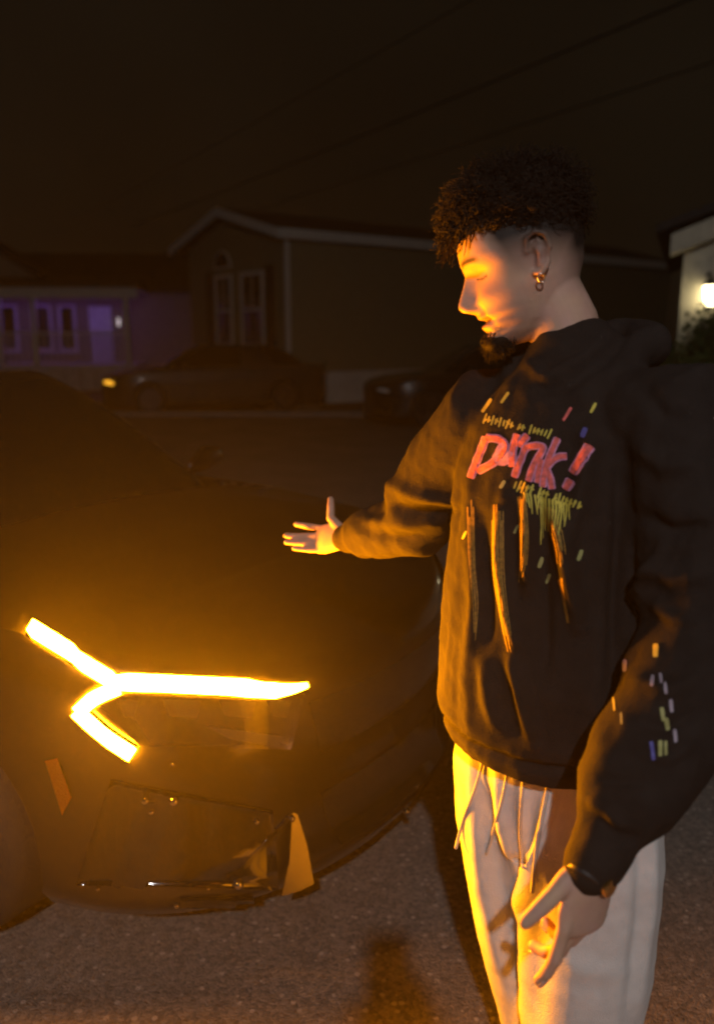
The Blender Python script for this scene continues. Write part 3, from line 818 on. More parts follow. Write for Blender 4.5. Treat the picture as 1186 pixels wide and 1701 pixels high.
# ---- hoodie
hood = MB()
AX = (.70, -.71, 0)      # lateral axis of the chest (towards his left)
hood.loft([(.335, 1.375, .875), (.335, 1.375, .90), (.330, 1.372, .955), (.330, 1.37, 1.05), (.336, 1.37, 1.20), (.342, 1.37, 1.33), (.346, 1.372, 1.43), (.348, 1.375, 1.50), (.350, 1.38, 1.535)],
          [(.178, .150), (.188, .158), (.206, .170), (.206, .162), (.200, .148), (.200, .142), (.185, .125), (.140, .100), (.085, .075)], ref=AX, n=40, round_ends=False)
hood.loft([NECK + Vector((-.01, 0, -.085)), SH_R + Vector((.01, -.01, .0)), SH_R.lerp(EL_R, .45), EL_R + Vector((.0, 0, -.01)), EL_R.lerp(WR_R, .45) + Vector((0, 0, -.006)), EL_R.lerp(WR_R, .74), EL_R.lerp(WR_R, .83), EL_R.lerp(WR_R, .88), WR_R.lerp(EL_R, .02)],
          [.075, .092, .086, .074, .062, .053, .042, .037, .035], n=28)
hood.loft([NECK + Vector((.02, -.02, -.085)), SH_L, SH_L.lerp(EL_L, .5) + Vector((.015, -.01, 0)), EL_L + Vector((.01, .0, 0)), EL_L.lerp(WR_L, .4) + Vector((.012, 0, 0)), EL_L.lerp(WR_L, .74), EL_L.lerp(WR_L, .84), EL_L.lerp(WR_L, .90), WR_L.lerp(EL_L, -.03)],
          [.075, .095, .094, .088, .078, .068, .054, .043, .040], n=28)
hood.loft([(.346, 1.374, 1.46), (.348, 1.376, 1.50), (.350, 1.38, 1.54)], [(.150, .112), (.135, .100), (.088, .078)], ref=AX, n=40)
# hood bunched round the neck
cn = Vector((.352, 1.385, 1.545)); pts = []; rr = []
for k in range(25):
    a = 2 * math.pi * k / 24; fx = math.cos(a)           # fx 1 = front of the chest
    dvec = Vector((-.71, -.70, 0)) * fx + Vector((.70, -.71, 0)) * math.sin(a)
    pts.append(cn + dvec * (.088 + .012 * abs(math.sin(a)) + (.022 if fx < -.3 else 0)) + Vector((0, 0, -.052 * max(fx, 0) - .018 * fx + (.012 if fx < 0 else 0))))
    rr.append((.030 - .008 * fx, .026 - .006 * fx))
hood.loft(pts[:-1] + [pts[0]], rr, n=16)
hood.loft([cn + Vector((.07, .07, -.0)), cn + Vector((.12, .10, -.06)), cn + Vector((.13, .11, -.16))], [(.06, .05), (.09, .055), (.07, .035)], ref=AX, n=20)
hme = remesh(hood, .0055, 5)
HV = get_v(hme); HN = get_n(hme); X, Y = to_px(HV)
facing = (HN * (np.array([0, 0, CAM_Z]) - HV)).sum(1) > -.05
disp = np.zeros(len(HV))
def fold(pts, h, s, side=1):
    global disp
    d, f = seg_dist(X, Y, pts)
    disp += h * np.exp(-(d / s) ** 2) * np.sin(np.clip(f, .02, .98) * math.pi) ** .45 * facing
# long hanging pleats down the front, lit from the left
fold([(778, 780), (782, 900), (790, 1000), (775, 1130), (778, 1215)], .009, 13)
fold([(838, 830), (840, 930), (852, 1030), (862, 1085)], .023, 14)
fold([(882, 810), (886, 900), (880, 975)], .027, 13)
fold([(918, 830), (940, 900), (947, 960), (960, 1040)], .036, 15)
fold([(850, 1090), (868, 1140), (885, 1235)], .026, 12)
fold([(800, 1080), (812, 1150), (830, 1220)], .013, 14)
fold([(985, 700), (970, 800), (945, 900)], .020, 16)
fold([(1095, 915), (1065, 1000), (1040, 1100)], .024, 10)
fold([(1000, 1050), (985, 1150), (990, 1250)], .010, 22)
for p_, h_ in (([(802, 860), (803, 960), (812, 1060)], -.016), ([(848, 850), (850, 960), (858, 1040)], -.014), ([(895, 880), (905, 1000), (905, 1120)], -.014), ([(1030, 760), (1025, 950), (1015, 1120)], -.022)):
    fold(p_, h_, 12)
# creases of the stretched sleeve and of the hanging one
for p_, h_ in (([(640, 800), (690, 822), (752, 836)], .012), ([(636, 835), (690, 850), (760, 848)], -.012), ([(600, 862), (660, 872), (730, 868)], .008),
               ([(600, 880), (655, 893), (710, 888)], -.007), ([(605, 852), (640, 848)], -.008), ([(640, 790), (650, 840), (668, 870)], .010), ([(585, 868), (600, 895)], .007),
               ([(975, 1330), (1010, 1345), (1030, 1380)], .011), ([(985, 1290), (1030, 1300), (1075, 1300)], -.010), ([(990, 1360), (1030, 1390), (1060, 1395)], -.009), ([(1060, 1250), (1110, 1260), (1150, 1230)], .010),
               ([(1060, 1200), (1110, 1210), (1160, 1180)], -.010), ([(1080, 1000), (1120, 1030), (1170, 1030)], .010), ([(870, 600), (905, 628), (960, 600), (1010, 560)], .010), ([(890, 645), (940, 640), (1000, 600)], -.010)):
    fold(p_, h_, 11)
for p_, h_ in (([(1055, 740), (1100, 775), (1160, 770)], .014), ([(1050, 850), (1110, 885), (1180, 875)], -.016), ([(1065, 930), (1120, 962), (1180, 950)], .015), ([(1060, 640), (1100, 690), (1150, 700)], -.012), ([(1050, 1130), (1110, 1150), (1170, 1120)], .013)):
    fold(p_, h_, 16)
disp += .0055 * fbm(HV * np.array([1, 1, .45]), 38, 5) + .0015 * fbm(HV, 110, 6)
# ribbed hem pulled in
hem = np.exp(-((HV[:, 2] - .918) / .009) ** 2) * (np.abs(HV[:, 0] - .335) < .24) * (HV[:, 1] > 1.15)
disp -= .012 * hem
set_v(hme, HV + HN * disp[:, None])
hme.update()
hbvh = bvh_of(hme)
cloth = mat('black_fleece', (0.019, 0.016, 0.015), 0.95, var=0.18, nscale=30, bump=0.35, bscale=420, spec=0.15)
mlink('hoodie', hme, cloth)

# ---- print on the hoodie, and amber light painted on its pleats
coral = mat('print_coral', (0.72, 0.14, 0.13), 0.8, var=0.32, nscale=140, bump=0.3, bscale=300); lilac = mat('print_lilac', (0.55, 0.24, 0.42), 0.8, var=0.3, nscale=140)
yel = mat('print_yellow', (0.55, 0.46, 0.07), 0.7, var=0.2, nscale=80); blu = mat('print_blue', (0.10, 0.10, 0.38), 0.7); gre = mat('print_grey_lilac', (0.35, 0.30, 0.38), 0.7)
olive = mat('print_olive', (0.36, 0.36, 0.14), 0.7)
z1 = lambda a, b: (760 + a / 4.236, 640 + b / 4.236)
strokes = [[(205, 365), (150, 500), (92, 655)], [(200, 372), (290, 380), (335, 440), (260, 540), (140, 605)],
           [(330, 410), (275, 515), (330, 535), (385, 470)], [(425, 345), (392, 450), (385, 575)], [(495, 350), (430, 430)],
           [(480, 440), (440, 540), (400, 650)], [(470, 440), (560, 425), (600, 450), (540, 560), (500, 680)], [(590, 520), (575, 600), (560, 690)],
           [(705, 370), (640, 520), (610, 640), (600, 720)], [(620, 580), (700, 510), (770, 500)], [(615, 570), (650, 650), (665, 735)]]
bang = [[(930, 425), (870, 520), (810, 620)], [(800, 665), (760, 735)]]
for grp, w_ in (((0, 1), 15), ((2,), 15), ((3, 4), 15), ((5, 6, 7), 14), ((8, 9, 10), 14), ((-1, -2), 19)):
    pl = MB(); pc = MB()
    for q_ in grp:
        q = [z1(*p) for p in (strokes[q_] if q_ >= 0 else bang[-q_ - 1])]
        decal_ribbon(pl, hbvh, q, w_, .0012, 2.5); decal_ribbon(pc, hbvh, q, w_ * .62, .0024, 2.5)
    lt = mlink('letter', pc.mesh(), lilac if grp == (2,) else coral, False)
    le = pl.mesh(); le.transform(MI); link('letter_edge', le, lilac, lt)
py_ = MB(); rg = random.Random(3)
def dash_line(a, b, words, hgt):
    tot = sum(words) + len(words) - 1; k = 0
    for w_ in words:
        for q in range(w_):
            f = (k + .5) / tot; cx, cy = a[0] + (b[0] - a[0]) * f, a[1] + (b[1] - a[1]) * f
            h2 = hgt * (1.15 if rg.random() < .3 else .75); sl_ = rg.uniform(.25, .5) * h2
            decal_ribbon(py_, hbvh, [(cx + sl_ * .5, cy - h2 / 2), (cx, cy), (cx - sl_ * .5, cy + h2 / 2)], 3.4, .0015, 2.5)
            if rg.random() < .6: decal_ribbon(py_, hbvh, [(cx - 2, cy + rg.choice((-1, 1)) * h2 * .3), (cx + 4, cy + 1)], 3.2, .0017, 2)
            k += 1
        k += 1
dash_line((803, 695), (916, 722), (8, 2, 6), 14)
dash_line((853, 805), (964, 840), (5, 3, 7), 16)
for k in range(16):
    x0 = 872 + k * 5.0 + rg.uniform(-2, 2); y0 = 818 + k * 1.3; L_ = rg.uniform(25, 95) * math.exp(-((k - 8) / 6) ** 2)
    decal_ribbon(py_, hbvh, [(x0, y0), (x0 + 2 - k * .2, y0 + L_ * .5), (x0 + 4 - k * .5 + rg.uniform(-4, 4), y0 + L_ + 8)], 4.2, .0014, 4, taper=.6)
mlink('small_print', py_.mesh(), yel, False)['kind'] = 'stuff'
ochre = mat('fold_light_ochre', (0.26, 0.145, 0.02), 0.75, var=0.45, nscale=220)  # ochre strands paint the amber-lit bands onto the pleats
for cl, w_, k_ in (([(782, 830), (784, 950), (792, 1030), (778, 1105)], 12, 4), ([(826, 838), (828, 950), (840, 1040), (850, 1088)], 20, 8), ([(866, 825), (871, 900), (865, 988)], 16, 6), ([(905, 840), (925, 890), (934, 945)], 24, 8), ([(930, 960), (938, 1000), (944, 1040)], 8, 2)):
    dm = MB()
    for q in range(k_):
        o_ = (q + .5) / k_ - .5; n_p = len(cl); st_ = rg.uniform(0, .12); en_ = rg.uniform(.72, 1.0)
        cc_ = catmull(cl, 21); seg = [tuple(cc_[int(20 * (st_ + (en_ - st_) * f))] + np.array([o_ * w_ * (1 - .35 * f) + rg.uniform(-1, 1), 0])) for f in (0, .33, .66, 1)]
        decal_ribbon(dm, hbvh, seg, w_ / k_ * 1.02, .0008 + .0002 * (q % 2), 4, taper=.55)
    mlink('lit_fold_strand', dm.mesh(), ochre, False)['kind'] = 'stuff'
dash = {'yellow': yel, 'olive': olive, 'blue': blu, 'grey': gre, 'coral': coral}
for c_, x0, y0, L_, w_, tilt in (('yellow', 809, 674, 22, 6, .7), ('yellow', 839, 661, 18, 5, .7), ('coral', 942, 688, 22, 5, .6), ('yellow', 985, 678, 17, 5, .5), ('blue', 970, 719, 16, 9, .4),
        ('olive', 835, 805, 13, 6, .6), ('olive', 858, 879, 14, 5, .6), ('olive', 897, 934, 18, 7, .4), ('olive', 911, 961, 16, 6, .4), ('olive', 962, 922, 18, 7, .4), ('yellow', 772, 889, 13, 4, .5),
        ('yellow', 1089, 1081, 22, 9, .05), ('grey', 1083, 1131, 18, 6, .05), ('grey', 1097, 1127, 17, 5, -.1), ('grey', 1105, 1143, 18, 5, -.1), ('grey', 1114, 1172, 22, 6, -.1), ('olive', 1100, 1186, 22, 7, -.15), ('olive', 1107, 1203, 22, 7, -.15),
        ('grey', 1121, 1223, 22, 6, -.05), ('olive', 1096, 1243, 26, 7, 0), ('olive', 1105, 1243, 24, 5, 0), ('blue', 1083, 1247, 30, 6, -.15), ('blue', 1038, 1106, 20, 7, .05), ('olive', 1020, 1170, 22, 3, -.1), ('olive', 1032, 1194, 20, 3, -.05)):
    mk = MB(); decal_ribbon(mk, hbvh, [(x0 + tilt * L_ * .5, y0 - L_ * .5), (x0, y0), (x0 - tilt * L_ * .5, y0 + L_ * .5)], w_, .0013, 3)
    if mk.F: mlink('stitched_mark', mk.mesh(), dash[c_], False)

# ---- sweatpants
pants = MB()
pants.loft([(.342, 1.385, 1.00), (.342, 1.385, .92), (.345, 1.385, .83), (.350, 1.375, .77)], [(.145, .115), (.150, .120), (.150, .122), (.13, .11)], ref=AX, n=32)
pants.loft([(.280, 1.44, .95), (.276, 1.435, .82), (.284, 1.435, .70), (.306, 1.43, .50), (.335, 1.435, .36), (.360, 1.445, .25), (.375, 1.45, .12)], [.086, .096, .098, .084, .074, .072, .068], ref=(1, 0, 0), n=32)
pants.loft([(.400, 1.33, .95), (.412, 1.318, .82), (.418, 1.305, .70), (.414, 1.30, .50), (.405, 1.305, .36), (.398, 1.32, .25), (.395, 1.33, .12)], [.090, .104, .110, .106, .098, .086, .072], ref=(1, 0, 0), n=32)
pme = remesh(pants, .006, 6)
PV = get_v(pme); PN = get_n(pme); X, Y = to_px(PV); facing = (PN * (np.array([0, 0, CAM_Z]) - PV)).sum(1) > -.05
disp = np.zeros(len(PV))
for p_, h_, s_ in (([(786, 1200), (786, 1330), (800, 1480), (830, 1600), (868, 1700)], .012, 16), ([(822, 1250), (840, 1370), (870, 1470), (884, 1520)], .020, 11), ([(925, 1260), (905, 1360), (885, 1480), (878, 1600), (868, 1710)], .028, 13),
                   ([(812, 1380), (835, 1480), (860, 1600)], -.012, 14), ([(868, 1250), (868, 1360), (880, 1440)], .010, 8), ([(1085, 1350), (1082, 1500), (1062, 1690)], .008, 9), ([(1062, 1400), (1062, 1520), (1040, 1700)], -.008, 10),
                   ([(900, 1560), (960, 1610), (1040, 1620)], .006, 16)):
    fold(p_, h_, s_)
disp *= sm(.90 - PV[:, 2], 0, .10)
disp += .003 * fbm(PV * np.array([1, 1, .5]), 30, 8) + .001 * fbm(PV, 90, 9)
set_v(pme, PV + PN * disp[:, None])
pbvh = bvh_of(pme)
mlink('sweatpants', pme, mat('grey_fleece', (0.60, 0.60, 0.60), 0.9, var=0.06, nscale=40, bump=0.3, bscale=400, sheen=0.1))
cord_m = mat('cord', (0.45, 0.42, 0.38), 0.8)
for pts_, r_ in (([(815, 1215), (792, 1300), (770, 1360), (757, 1408)], .0030), ([(850, 1225), (838, 1310), (822, 1370), (808, 1418)], .0030),
                 ([(876, 1235), (866, 1330), (864, 1390), (868, 1440)], .0032), ([(921, 1245), (905, 1330), (892, 1400), (884, 1480)], .0040)):
    q3 = []; dl = 1.45
    for k, p in enumerate(catmull(pts_, 16)):
        h = pbvh.ray_cast(Vector((0, 0, CAM_Z)), ray(p[0], p[1]))
        d_ = h[3] if h[0] is not None else dl
        q3.append((p, d_)); dl = d_
    ds = np.array([d for _, d in q3]); ds = np.minimum(ds, np.convolve(np.pad(ds, 2, 'edge'), np.ones(5) / 5, 'valid')) - r_ * 1.3
    c_ = MB().loft([Vector((0, 0, CAM_Z)) + ray(p[0], p[1]) * float(d) for (p, _), d in zip(q3, ds)], [r_] * 16, n=8)
    mlink('drawstring', c_.mesh(), cord_m)
# ---- cuff, wrist chain, shoes
wd = (WR_L - EL_L).normalized()
c_ = MB(); cc = WR_L + wd * .022; a_ = wd.orthogonal().normalized(); b2 = wd.cross(a_)
chain = mat('gold_chain', (0.75, 0.5, 0.2), 0.25, 1.0)
out_ = Vector((.72, -.69, .0)); out_ = (out_ - wd * out_.dot(wd)).normalized(); sd_ = wd.cross(out_)
wv = []; wf = []
for k in range(28):
    a0 = 2 * math.pi * k / 28; dr2 = out_ * math.cos(a0) * .028 + sd_ * math.sin(a0) * .033
    for h_, g_ in ((-.008, 1.0), (-.006, 1.05), (.006, 1.05), (.008, 1.0)): wv.append(cc + wd * h_ + dr2 * g_)
for k in range(28):
    for q in range(4): wf.append((k * 4 + q, k * 4 + (q + 1) % 4, ((k + 1) % 28) * 4 + (q + 1) % 4, ((k + 1) % 28) * 4 + q))
wt = mlink('watch', mesh_from(wv, wf), mat('watch_strap', (0.02, 0.02, 0.022), 0.5))
kc = MB(); ctr = cc + out_ * .028
kc.loft([ctr, ctr + out_ * .004, ctr + out_ * .006], [.0155, .0155, .013], n=24, round_ends=False)
km = kc.mesh(); km.transform(MI); link('watch_case', km, chain, wt)
shoe_m = mat('shoe', (0.6, 0.58, 0.55), 0.6)
for lg_ in (LEG_R, LEG_L):
    f0 = Vector(lg_[-1]); d_ = Vector((-.72, -.69, 0))
    MBs = MB().loft([f0 - d_ * .06 + Vector((0, 0, -.045)), f0 + d_ * .03 + Vector((0, 0, -.035)), f0 + d_ * .12 + Vector((0, 0, -.05)), f0 + d_ * .19 + Vector((0, 0, -.058))], [(.038, .035), (.048, .042), (.038, .046), (.026, .034)], ref=(0, 0, 1), n=16)
    mlink('shoe', MBs.mesh(), shoe_m)

# ------------------------------------------------------------------ the photographer behind the lens (throws the shadow on the road)
ph = empty('person', (.01, -.40, 0), 0, 'person in dark clothes holding up a phone, seen as a shadow on the road', 'person')
pm = MB()
pm.loft([(0, 0, .9), (0, 0, 1.1), (0, .01, 1.32), (0, .01, 1.44), (0, .01, 1.50)], [(.16, .11), (.15, .105), (.18, .11), (.15, .09), (.06, .06)], ref=(1, 0, 0), n=24)
pm.loft([(0, .01, 1.45), (0, .015, 1.55)], [.052, .05], ref=(1, 0, 0), n=16)
pm.loft([(0, .04, 1.55), (0, .03, 1.62), (0, .02, 1.69), (0, .015, 1.77)], [(.05, .06), (.072, .09), (.076, .095), (.055, .07)], ref=(1, 0, 0), n=20)
for s_ in (-1, 1):
    pm.loft([(s_ * .09, 0, .92), (s_ * .10, .01, .5), (s_ * .11, 0, .1)], [.09, .07, .06], ref=(1, 0, 0), n=16)
    pm.loft([(s_ * .11, -.03, .05), (s_ * .115, .1, .045), (s_ * .12, .18, .04)], [(.045, .04), (.045, .045), (.03, .035)], ref=(0, 0, 1), n=12)
    e = Vector((s_ * .24 - .04, .06, 1.22)); wr_ = Vector((-.01 + s_ * .06, .24, 1.46))
    pm.loft([(s_ * .12, .01, 1.42), (s_ * .18, .01, 1.40), e, wr_], [.06, .06, .048, .032], n=14)
    hand(pm, wr_, Vector((-s_ * .5, .4, .5)), Vector((0, -.5, .8)), Vector((-s_, 0, 0)), [(.4, .5, .3)] * 4, (.05, 0, 0, -.05), ((.05, .05, .01), (.07, .06, .02), (.09, .06, .02)))
pme2 = remesh(pm, .009, 3)
link('body', pme2, mat('dark_clothes', (0.05, 0.05, 0.06), 0.9), ph, True)
phn = MB().box((-.05, .345, 1.50), (.03, .355, 1.64))
phn.build('smartphone', mat('phone_black', (0.02, 0.02, 0.02), 0.2), None)
po = bpy.data.objects['smartphone']; po.location = (.01, -.40, 0); tag(po, 'black smartphone held up by the photographer', 'phone')

# ------------------------------------------------------------------ houses across the road
siding = mat('cream_siding', (0.22, 0.20, 0.12), 0.75, var=0.08, bump=0.15, bscale=20)
trim_w = mat('white_trim', (0.62, 0.60, 0.55), 0.6, var=0.06)
roof_m = mat('dark_shingles', (0.03, 0.027, 0.025), 0.9, var=0.35, nscale=14, bump=0.5, bscale=30)
pane_m = mat('window_glass', (0.008, 0.008, 0.009), 0.08, coat=0.6)
shut_m = mat('dark_shutter', (0.025, 0.022, 0.02), 0.7)
skirt_m = mat('pale_skirting', (0.62, 0.60, 0.54), 0.8, var=0.12, nscale=3)
dark_m = mat('dark_metal', (0.03, 0.03, 0.03), 0.5, 0.5)
def frame(o, dx):
    """local frame: a along the wall, n outwards, z up"""
    dx = Vector((dx[0], dx[1], 0)).normalized(); nn_ = Vector((dx.y, -dx.x, 0))
    return lambda a, n, z: (o[0] + dx.x * a + nn_.x * n, o[1] + dx.y * a + nn_.y * n, z)
def fbox(fr, a0, a1, n0, n1, z0, z1):
    V = [fr(a, n, z) for z in (z0, z1) for a, n in ((a0, n0), (a1, n0), (a1, n1), (a0, n1))]
    return V, [(0, 1, 2, 3)[::-1], (4, 5, 6, 7), (0, 1, 5, 4), (1, 2, 6, 5), (2, 3, 7, 6), (3, 0, 4, 7)]
def lap_boards(fr, a0, a1, z0, z1, root, top=None, step=.22):
    """overlapping siding boards; top(z) -> (a0, a1) clips a gable"""
    z = z0; k = 0
    while z < z1 - .01:
        zt = min(z + step, z1); b0, b1 = (a0, a1) if top is None else top(z)
        c0, c1 = (a0, a1) if top is None else top(zt)
        if b1 - b0 > .1:
            V = [fr(b0, .004, z), fr(b1, .004, z), fr(b1, .028, z), fr(b0, .028, z), fr(c0, .004, zt), fr(c1, .004, zt), fr(c1, .010, zt), fr(c0, .010, zt)]
            link('siding_board', mesh_from(V, [(3, 2, 1, 0), (4, 5, 6, 7), (0, 1, 5, 4), (1, 2, 6, 5), (2, 3, 7, 6), (3, 0, 4, 7)]), siding, root)
        z = zt; k += 1
def window(fr, a0, a1, z0, z1, root, rail=True, shutters=False):
    w = .09
    m_ = MB()
    for b in ((a0, a1, z0, z0 + w), (a0, a1, z1 - w, z1), (a0, a0 + w, z0 + w, z1 - w), (a1 - w, a1, z0 + w, z1 - w)):
        m_.add(*fbox(fr, b[0], b[1], .03, .075, b[2], b[3]))
    wo_ = m_.build('window', trim_w, root)
    zm = (z0 + z1) / 2
    if rail:
        MB().add(*fbox(fr, a0 + w, a1 - w, .032, .062, zm - .035, zm + .035)).build('sash_rail', trim_w, wo_)
        for za, zb in ((z0 + w, zm - .035), (zm + .035, z1 - w)): MB().add(*fbox(fr, a0 + w, a1 - w, .030, .040, za, zb)).build('pane', pane_m, wo_)
        MB().add(*fbox(fr, (a0 + a1) / 2 - .012, (a0 + a1) / 2 + .012, .040, .052, zm + .036, z1 - w)).build('glazing_bar', trim_w, wo_)
    else:
        MB().add(*fbox(fr, a0 + w, a1 - w, .030, .040, z0 + w, z1 - w)).build('pane', pane_m, wo_)
    MB().add(*fbox(fr, a0 - .05, a1 + .05, .03, .11, z0 - .06, z0 - .002)).build('sill', trim_w, wo_)
    if shutters:
        for b0, b1 in ((a0 - .42, a0 - .06), (a1 + .06, a1 + .42)): MB().add(*fbox(fr, b0, b1, .03, .06, z0, z1)).build('shutter', shut_m, root)
    return wo_
# --- manufactured home with the gable
H0 = (-1.62, 20.0); DW = Vector((.80, .60, 0)); DG = Vector((-.60, .80, 0)); GW, LW, ZE, ZS, ZA = 4.9, 15.0, 3.9, .78, 4.55
h1 = empty('manufactured_home', (0, 0, 0), 0, 'cream manufactured home with tall gable windows and pale skirting across the road', 'house')
fw = frame(H0, DW)                                  # long wall, outwards = towards the road
o_g = (H0[0] + DG.x * GW, H0[1] + DG.y * GW); fg = frame(o_g, -DG)    # gable wall from far end to the corner
MB().add(*fbox(fw, 0, LW, -GW, 0, ZS, ZE)).build('wall', siding, h1)
lap_boards(fw, 0.08, LW, ZS, ZE, h1)
gx = lambda z: (0.0, GW) if z <= ZE else (GW / 2 * (z - ZE) / (ZA - ZE), GW - GW / 2 * (z - ZE) / (ZA - ZE))
MB().prism([(0, ZE), (GW, ZE), (GW / 2, ZA)], -.2, 0, lambda a, b, h: fg(a, h, b)).build('gable', siding, h1)
lap_boards(fg, 0, GW, ZS, ZA - .1, h1, gx)
MB().add(*fbox(fw, -.035, .07, -.02, .05, ZS, ZE)).build('corner_board', trim_w, h1)
for a0, a1, f_ in ((0, LW, fw), (0, GW, fg)):
    k = a0
    while k < a1 - .01:
        e = min(k + 1.2, a1); MB().add(*fbox(f_, k + .008, e - .008, -.05, -.01 if f_ is fw else -.012, 0, ZS - .012)).build('skirting_panel', skirt_m, h1); k = e
# roof slopes and fascia
OV = .35
def slope(a0, a1, sgn):
    P = []
    n_mid = -GW / 2
    e0 = OV if sgn > 0 else -GW - OV
    sl_ = (ZA - ZE) / (GW / 2); ze = ZE - OV * sl_
    q = [fw(a0, e0, ze), fw(a1, e0, ze), fw(a1, n_mid, ZA), fw(a0, n_mid, ZA)]
    V = [(p[0], p[1], p[2] + .02) for p in q] + [(p[0], p[1], p[2] + .14) for p in q]
    return V, [(3, 2, 1, 0), (4, 5, 6, 7), (0, 1, 5, 4), (1, 2, 6, 5), (2, 3, 7, 6), (3, 0, 4, 7)]
rf = link('roof', mesh_from(*slope(-.4, LW + .4, 1)), roof_m, h1)
link('roof', mesh_from(*slope(-.4, LW + .4, -1)), roof_m, h1)
sl_ = (ZA - ZE) / (GW / 2); ze = ZE - OV * sl_
MB().add(*fbox(fw, -.42, LW + .4, OV + .004, OV + .05, ze - .06, ze + .15)).build('fascia', trim_w, h1)
MB().add(*fbox(fw, -.3, LW + .4, .03, OV, ze - .05, ze - .02)).build('soffit', trim_w, h1)
for sg in (0, 1):
    a_, b_2 = ((GW + OV, ze), (GW / 2, ZA)) if sg == 0 else ((-OV, ze), (GW / 2, ZA))
    MB().prism([(a_[0], a_[1] - .06), (b_2[0], b_2[1] - .06), (b_2[0], b_2[1] + .15), (a_[0], a_[1] + .15)], .405, .45, lambda a, b, h: fg(a, h, b)).build('rake_board', trim_w, h1)
window(fg, 2.85, 3.95, 1.35, 3.15, h1, shutters=False); window(fg, 1.5, 2.4, 1.35, 3.15, h1)
for b0, b1 in ((1.02, 1.42), (4.04, 4.44)): MB().add(*fbox(fg, b0, b1, .03, .06, 1.35, 3.25)).build('shutter', shut_m, h1)
# half-round light above the left window
arc = [(1.95 + .44 * math.cos(a), 3.30 + .44 * math.sin(a)) for a in np.linspace(0, math.pi, 15)]
wa = MB().prism(arc, .03, .07, lambda a, b, h: fg(a, h, b)).build('window', trim_w, h1)
arc = [(1.95 + .36 * math.cos(a), 3.34 + .36 * math.sin(a)) for a in np.linspace(0, math.pi, 15)]
MB().prism(arc, .071, .076, lambda a, b, h: fg(a, h, b)).build('pane', pane_m, wa)
window(fw, 7.2, 8.4, 1.5, 3.1, h1)
# steps with a handrail in front of the skirting
st = empty('entry_steps', fw(.9, .9, 0), 0, 'dark sloping handrail and steps against the pale skirting', 'steps')
bpy.context.view_layer.update()
so = Vector(fw(.9, .9, 0)); fs_ = lambda a, n, z: tuple(Vector(fw(a, n, z)) - so)
for k in range(4):
    MB().add(*fbox(fs_, -1.0 + .28 * k, -.72 + .28 * k, .25, 1.15, 0, .18 * (k + 1))).build('step', mat('weathered_wood', (0.16, 0.13, 0.09), 0.85), st)
MB().loft([fs_(-1.5, 1.22, .10), fs_(.25, 1.22, 1.02)], [.022, .022]).build('handrail', dark_m, st)
for k in (-1.1, -.4, .2): MB().loft([fs_(k, 1.22, 0), fs_(k, 1.22, .10 + (k + 1.5) / 1.75 * .92)], [.014, .014], ref=(1, 0, 0)).build('post', dark_m, st)

# --- neighbour with the purple porch
h2 = empty('porch_house', (0, 0, 0), 0, 'low house at far left with porch glowing purple', 'house')
fp = frame((-14.6, 27.0), (1, .06))
beige = mat('beige_wall', (0.22, 0.19, 0.14), 0.8)
MB().add(*fbox(fp, 0, 10.2, -6, 0, 0, 3.0)).build('wall', beige, h2)
V = [fp(-.4, .4, 2.95), fp(10.6, .4, 2.95), fp(10.6, -3, 4.3), fp(-.4, -3, 4.3), fp(-.4, -6.4, 2.95), fp(10.6, -6.4, 2.95)]
link('roof', mesh_from(V + [(a, b, c + .12) for a, b, c in V], [(0, 1, 2, 3), (3, 2, 5, 4), (6, 7, 8, 9), (9, 8, 11, 10), (0, 1, 7, 6), (1, 2, 8, 7), (2, 5, 11, 8), (5, 4, 10, 11), (4, 3, 9, 10), (3, 0, 6, 9)]), roof_m, h2)
PT = .86
MB().add(*fbox(fp, 2.2, 7.9, .01, 2.0, .6, .8)).build('deck', mat('deck_paint', (0.5, 0.48, 0.45), 0.7), h2)
for k, (a0, a1) in enumerate(zip(np.linspace(2.2, 7.6, 13)[:-1], np.linspace(2.2, 7.6, 13)[1:])):
    MB().add(*fbox(fp, a0 + .02, a1 - .02, 1.86, 1.92, .02, .59)).build('skirt_board', mat('deck_paint', (0.5, 0.48, 0.45), 0.7), h2)
MB().add(*fbox(fp, 2.0, 8.1, .42, 2.25, 2.92, 3.0)).build('porch_ceiling', trim_w, h2)
MB().add(*fbox(fp, 2.0, 8.1, 2.05, 2.25, 2.70, 2.915)).build('porch_beam', trim_w, h2)
V = [fp(1.9, .35, 3.35), fp(8.2, .35, 3.35), fp(8.2, 2.45, 3.01), fp(1.9, 2.45, 3.01)]
link('porch_roof', mesh_from(V + [(a, b, c + .1) for a, b, c in V], [(0, 1, 2, 3)[::-1], (4, 5, 6, 7), (0, 1, 5, 4), (1, 2, 6, 5), (2, 3, 7, 6), (3, 0, 4, 7)]), roof_m, h2)
MB().prism([(2.3, 3.35), (4.9, 3.35), (3.6, 4.25)], -.5, 1.2, lambda a, b, h: fp(a, h, b)).build('dormer', beige, h2)
MB().prism([(2.1, 3.3), (3.6, 4.32), (5.1, 3.3), (5.1, 3.42), (3.6, 4.46), (2.1, 3.42)], -.5, 1.35, lambda a, b, h: fp(a, h, b)).build('dormer_roof', roof_m, h2)
for a in (2.3, 3.25, 4.1, 5.1, 7.75):
    MB().add(*fbox(fp, a - .07, a + .07, 2.08, 2.22, .8, 2.699)).build('porch_post', trim_w, h2)
rl = MB().add(*fbox(fp, 2.3, 7.7, 2.10, 2.18, 1.68, 1.74)).build('railing', trim_w, h2)
for a in np.arange(2.45, 7.7, .17):
    MB().add(*fbox(fp, a - .025, a + .025, 2.12, 2.16, .82, 1.679)).build('baluster', trim_w, rl)
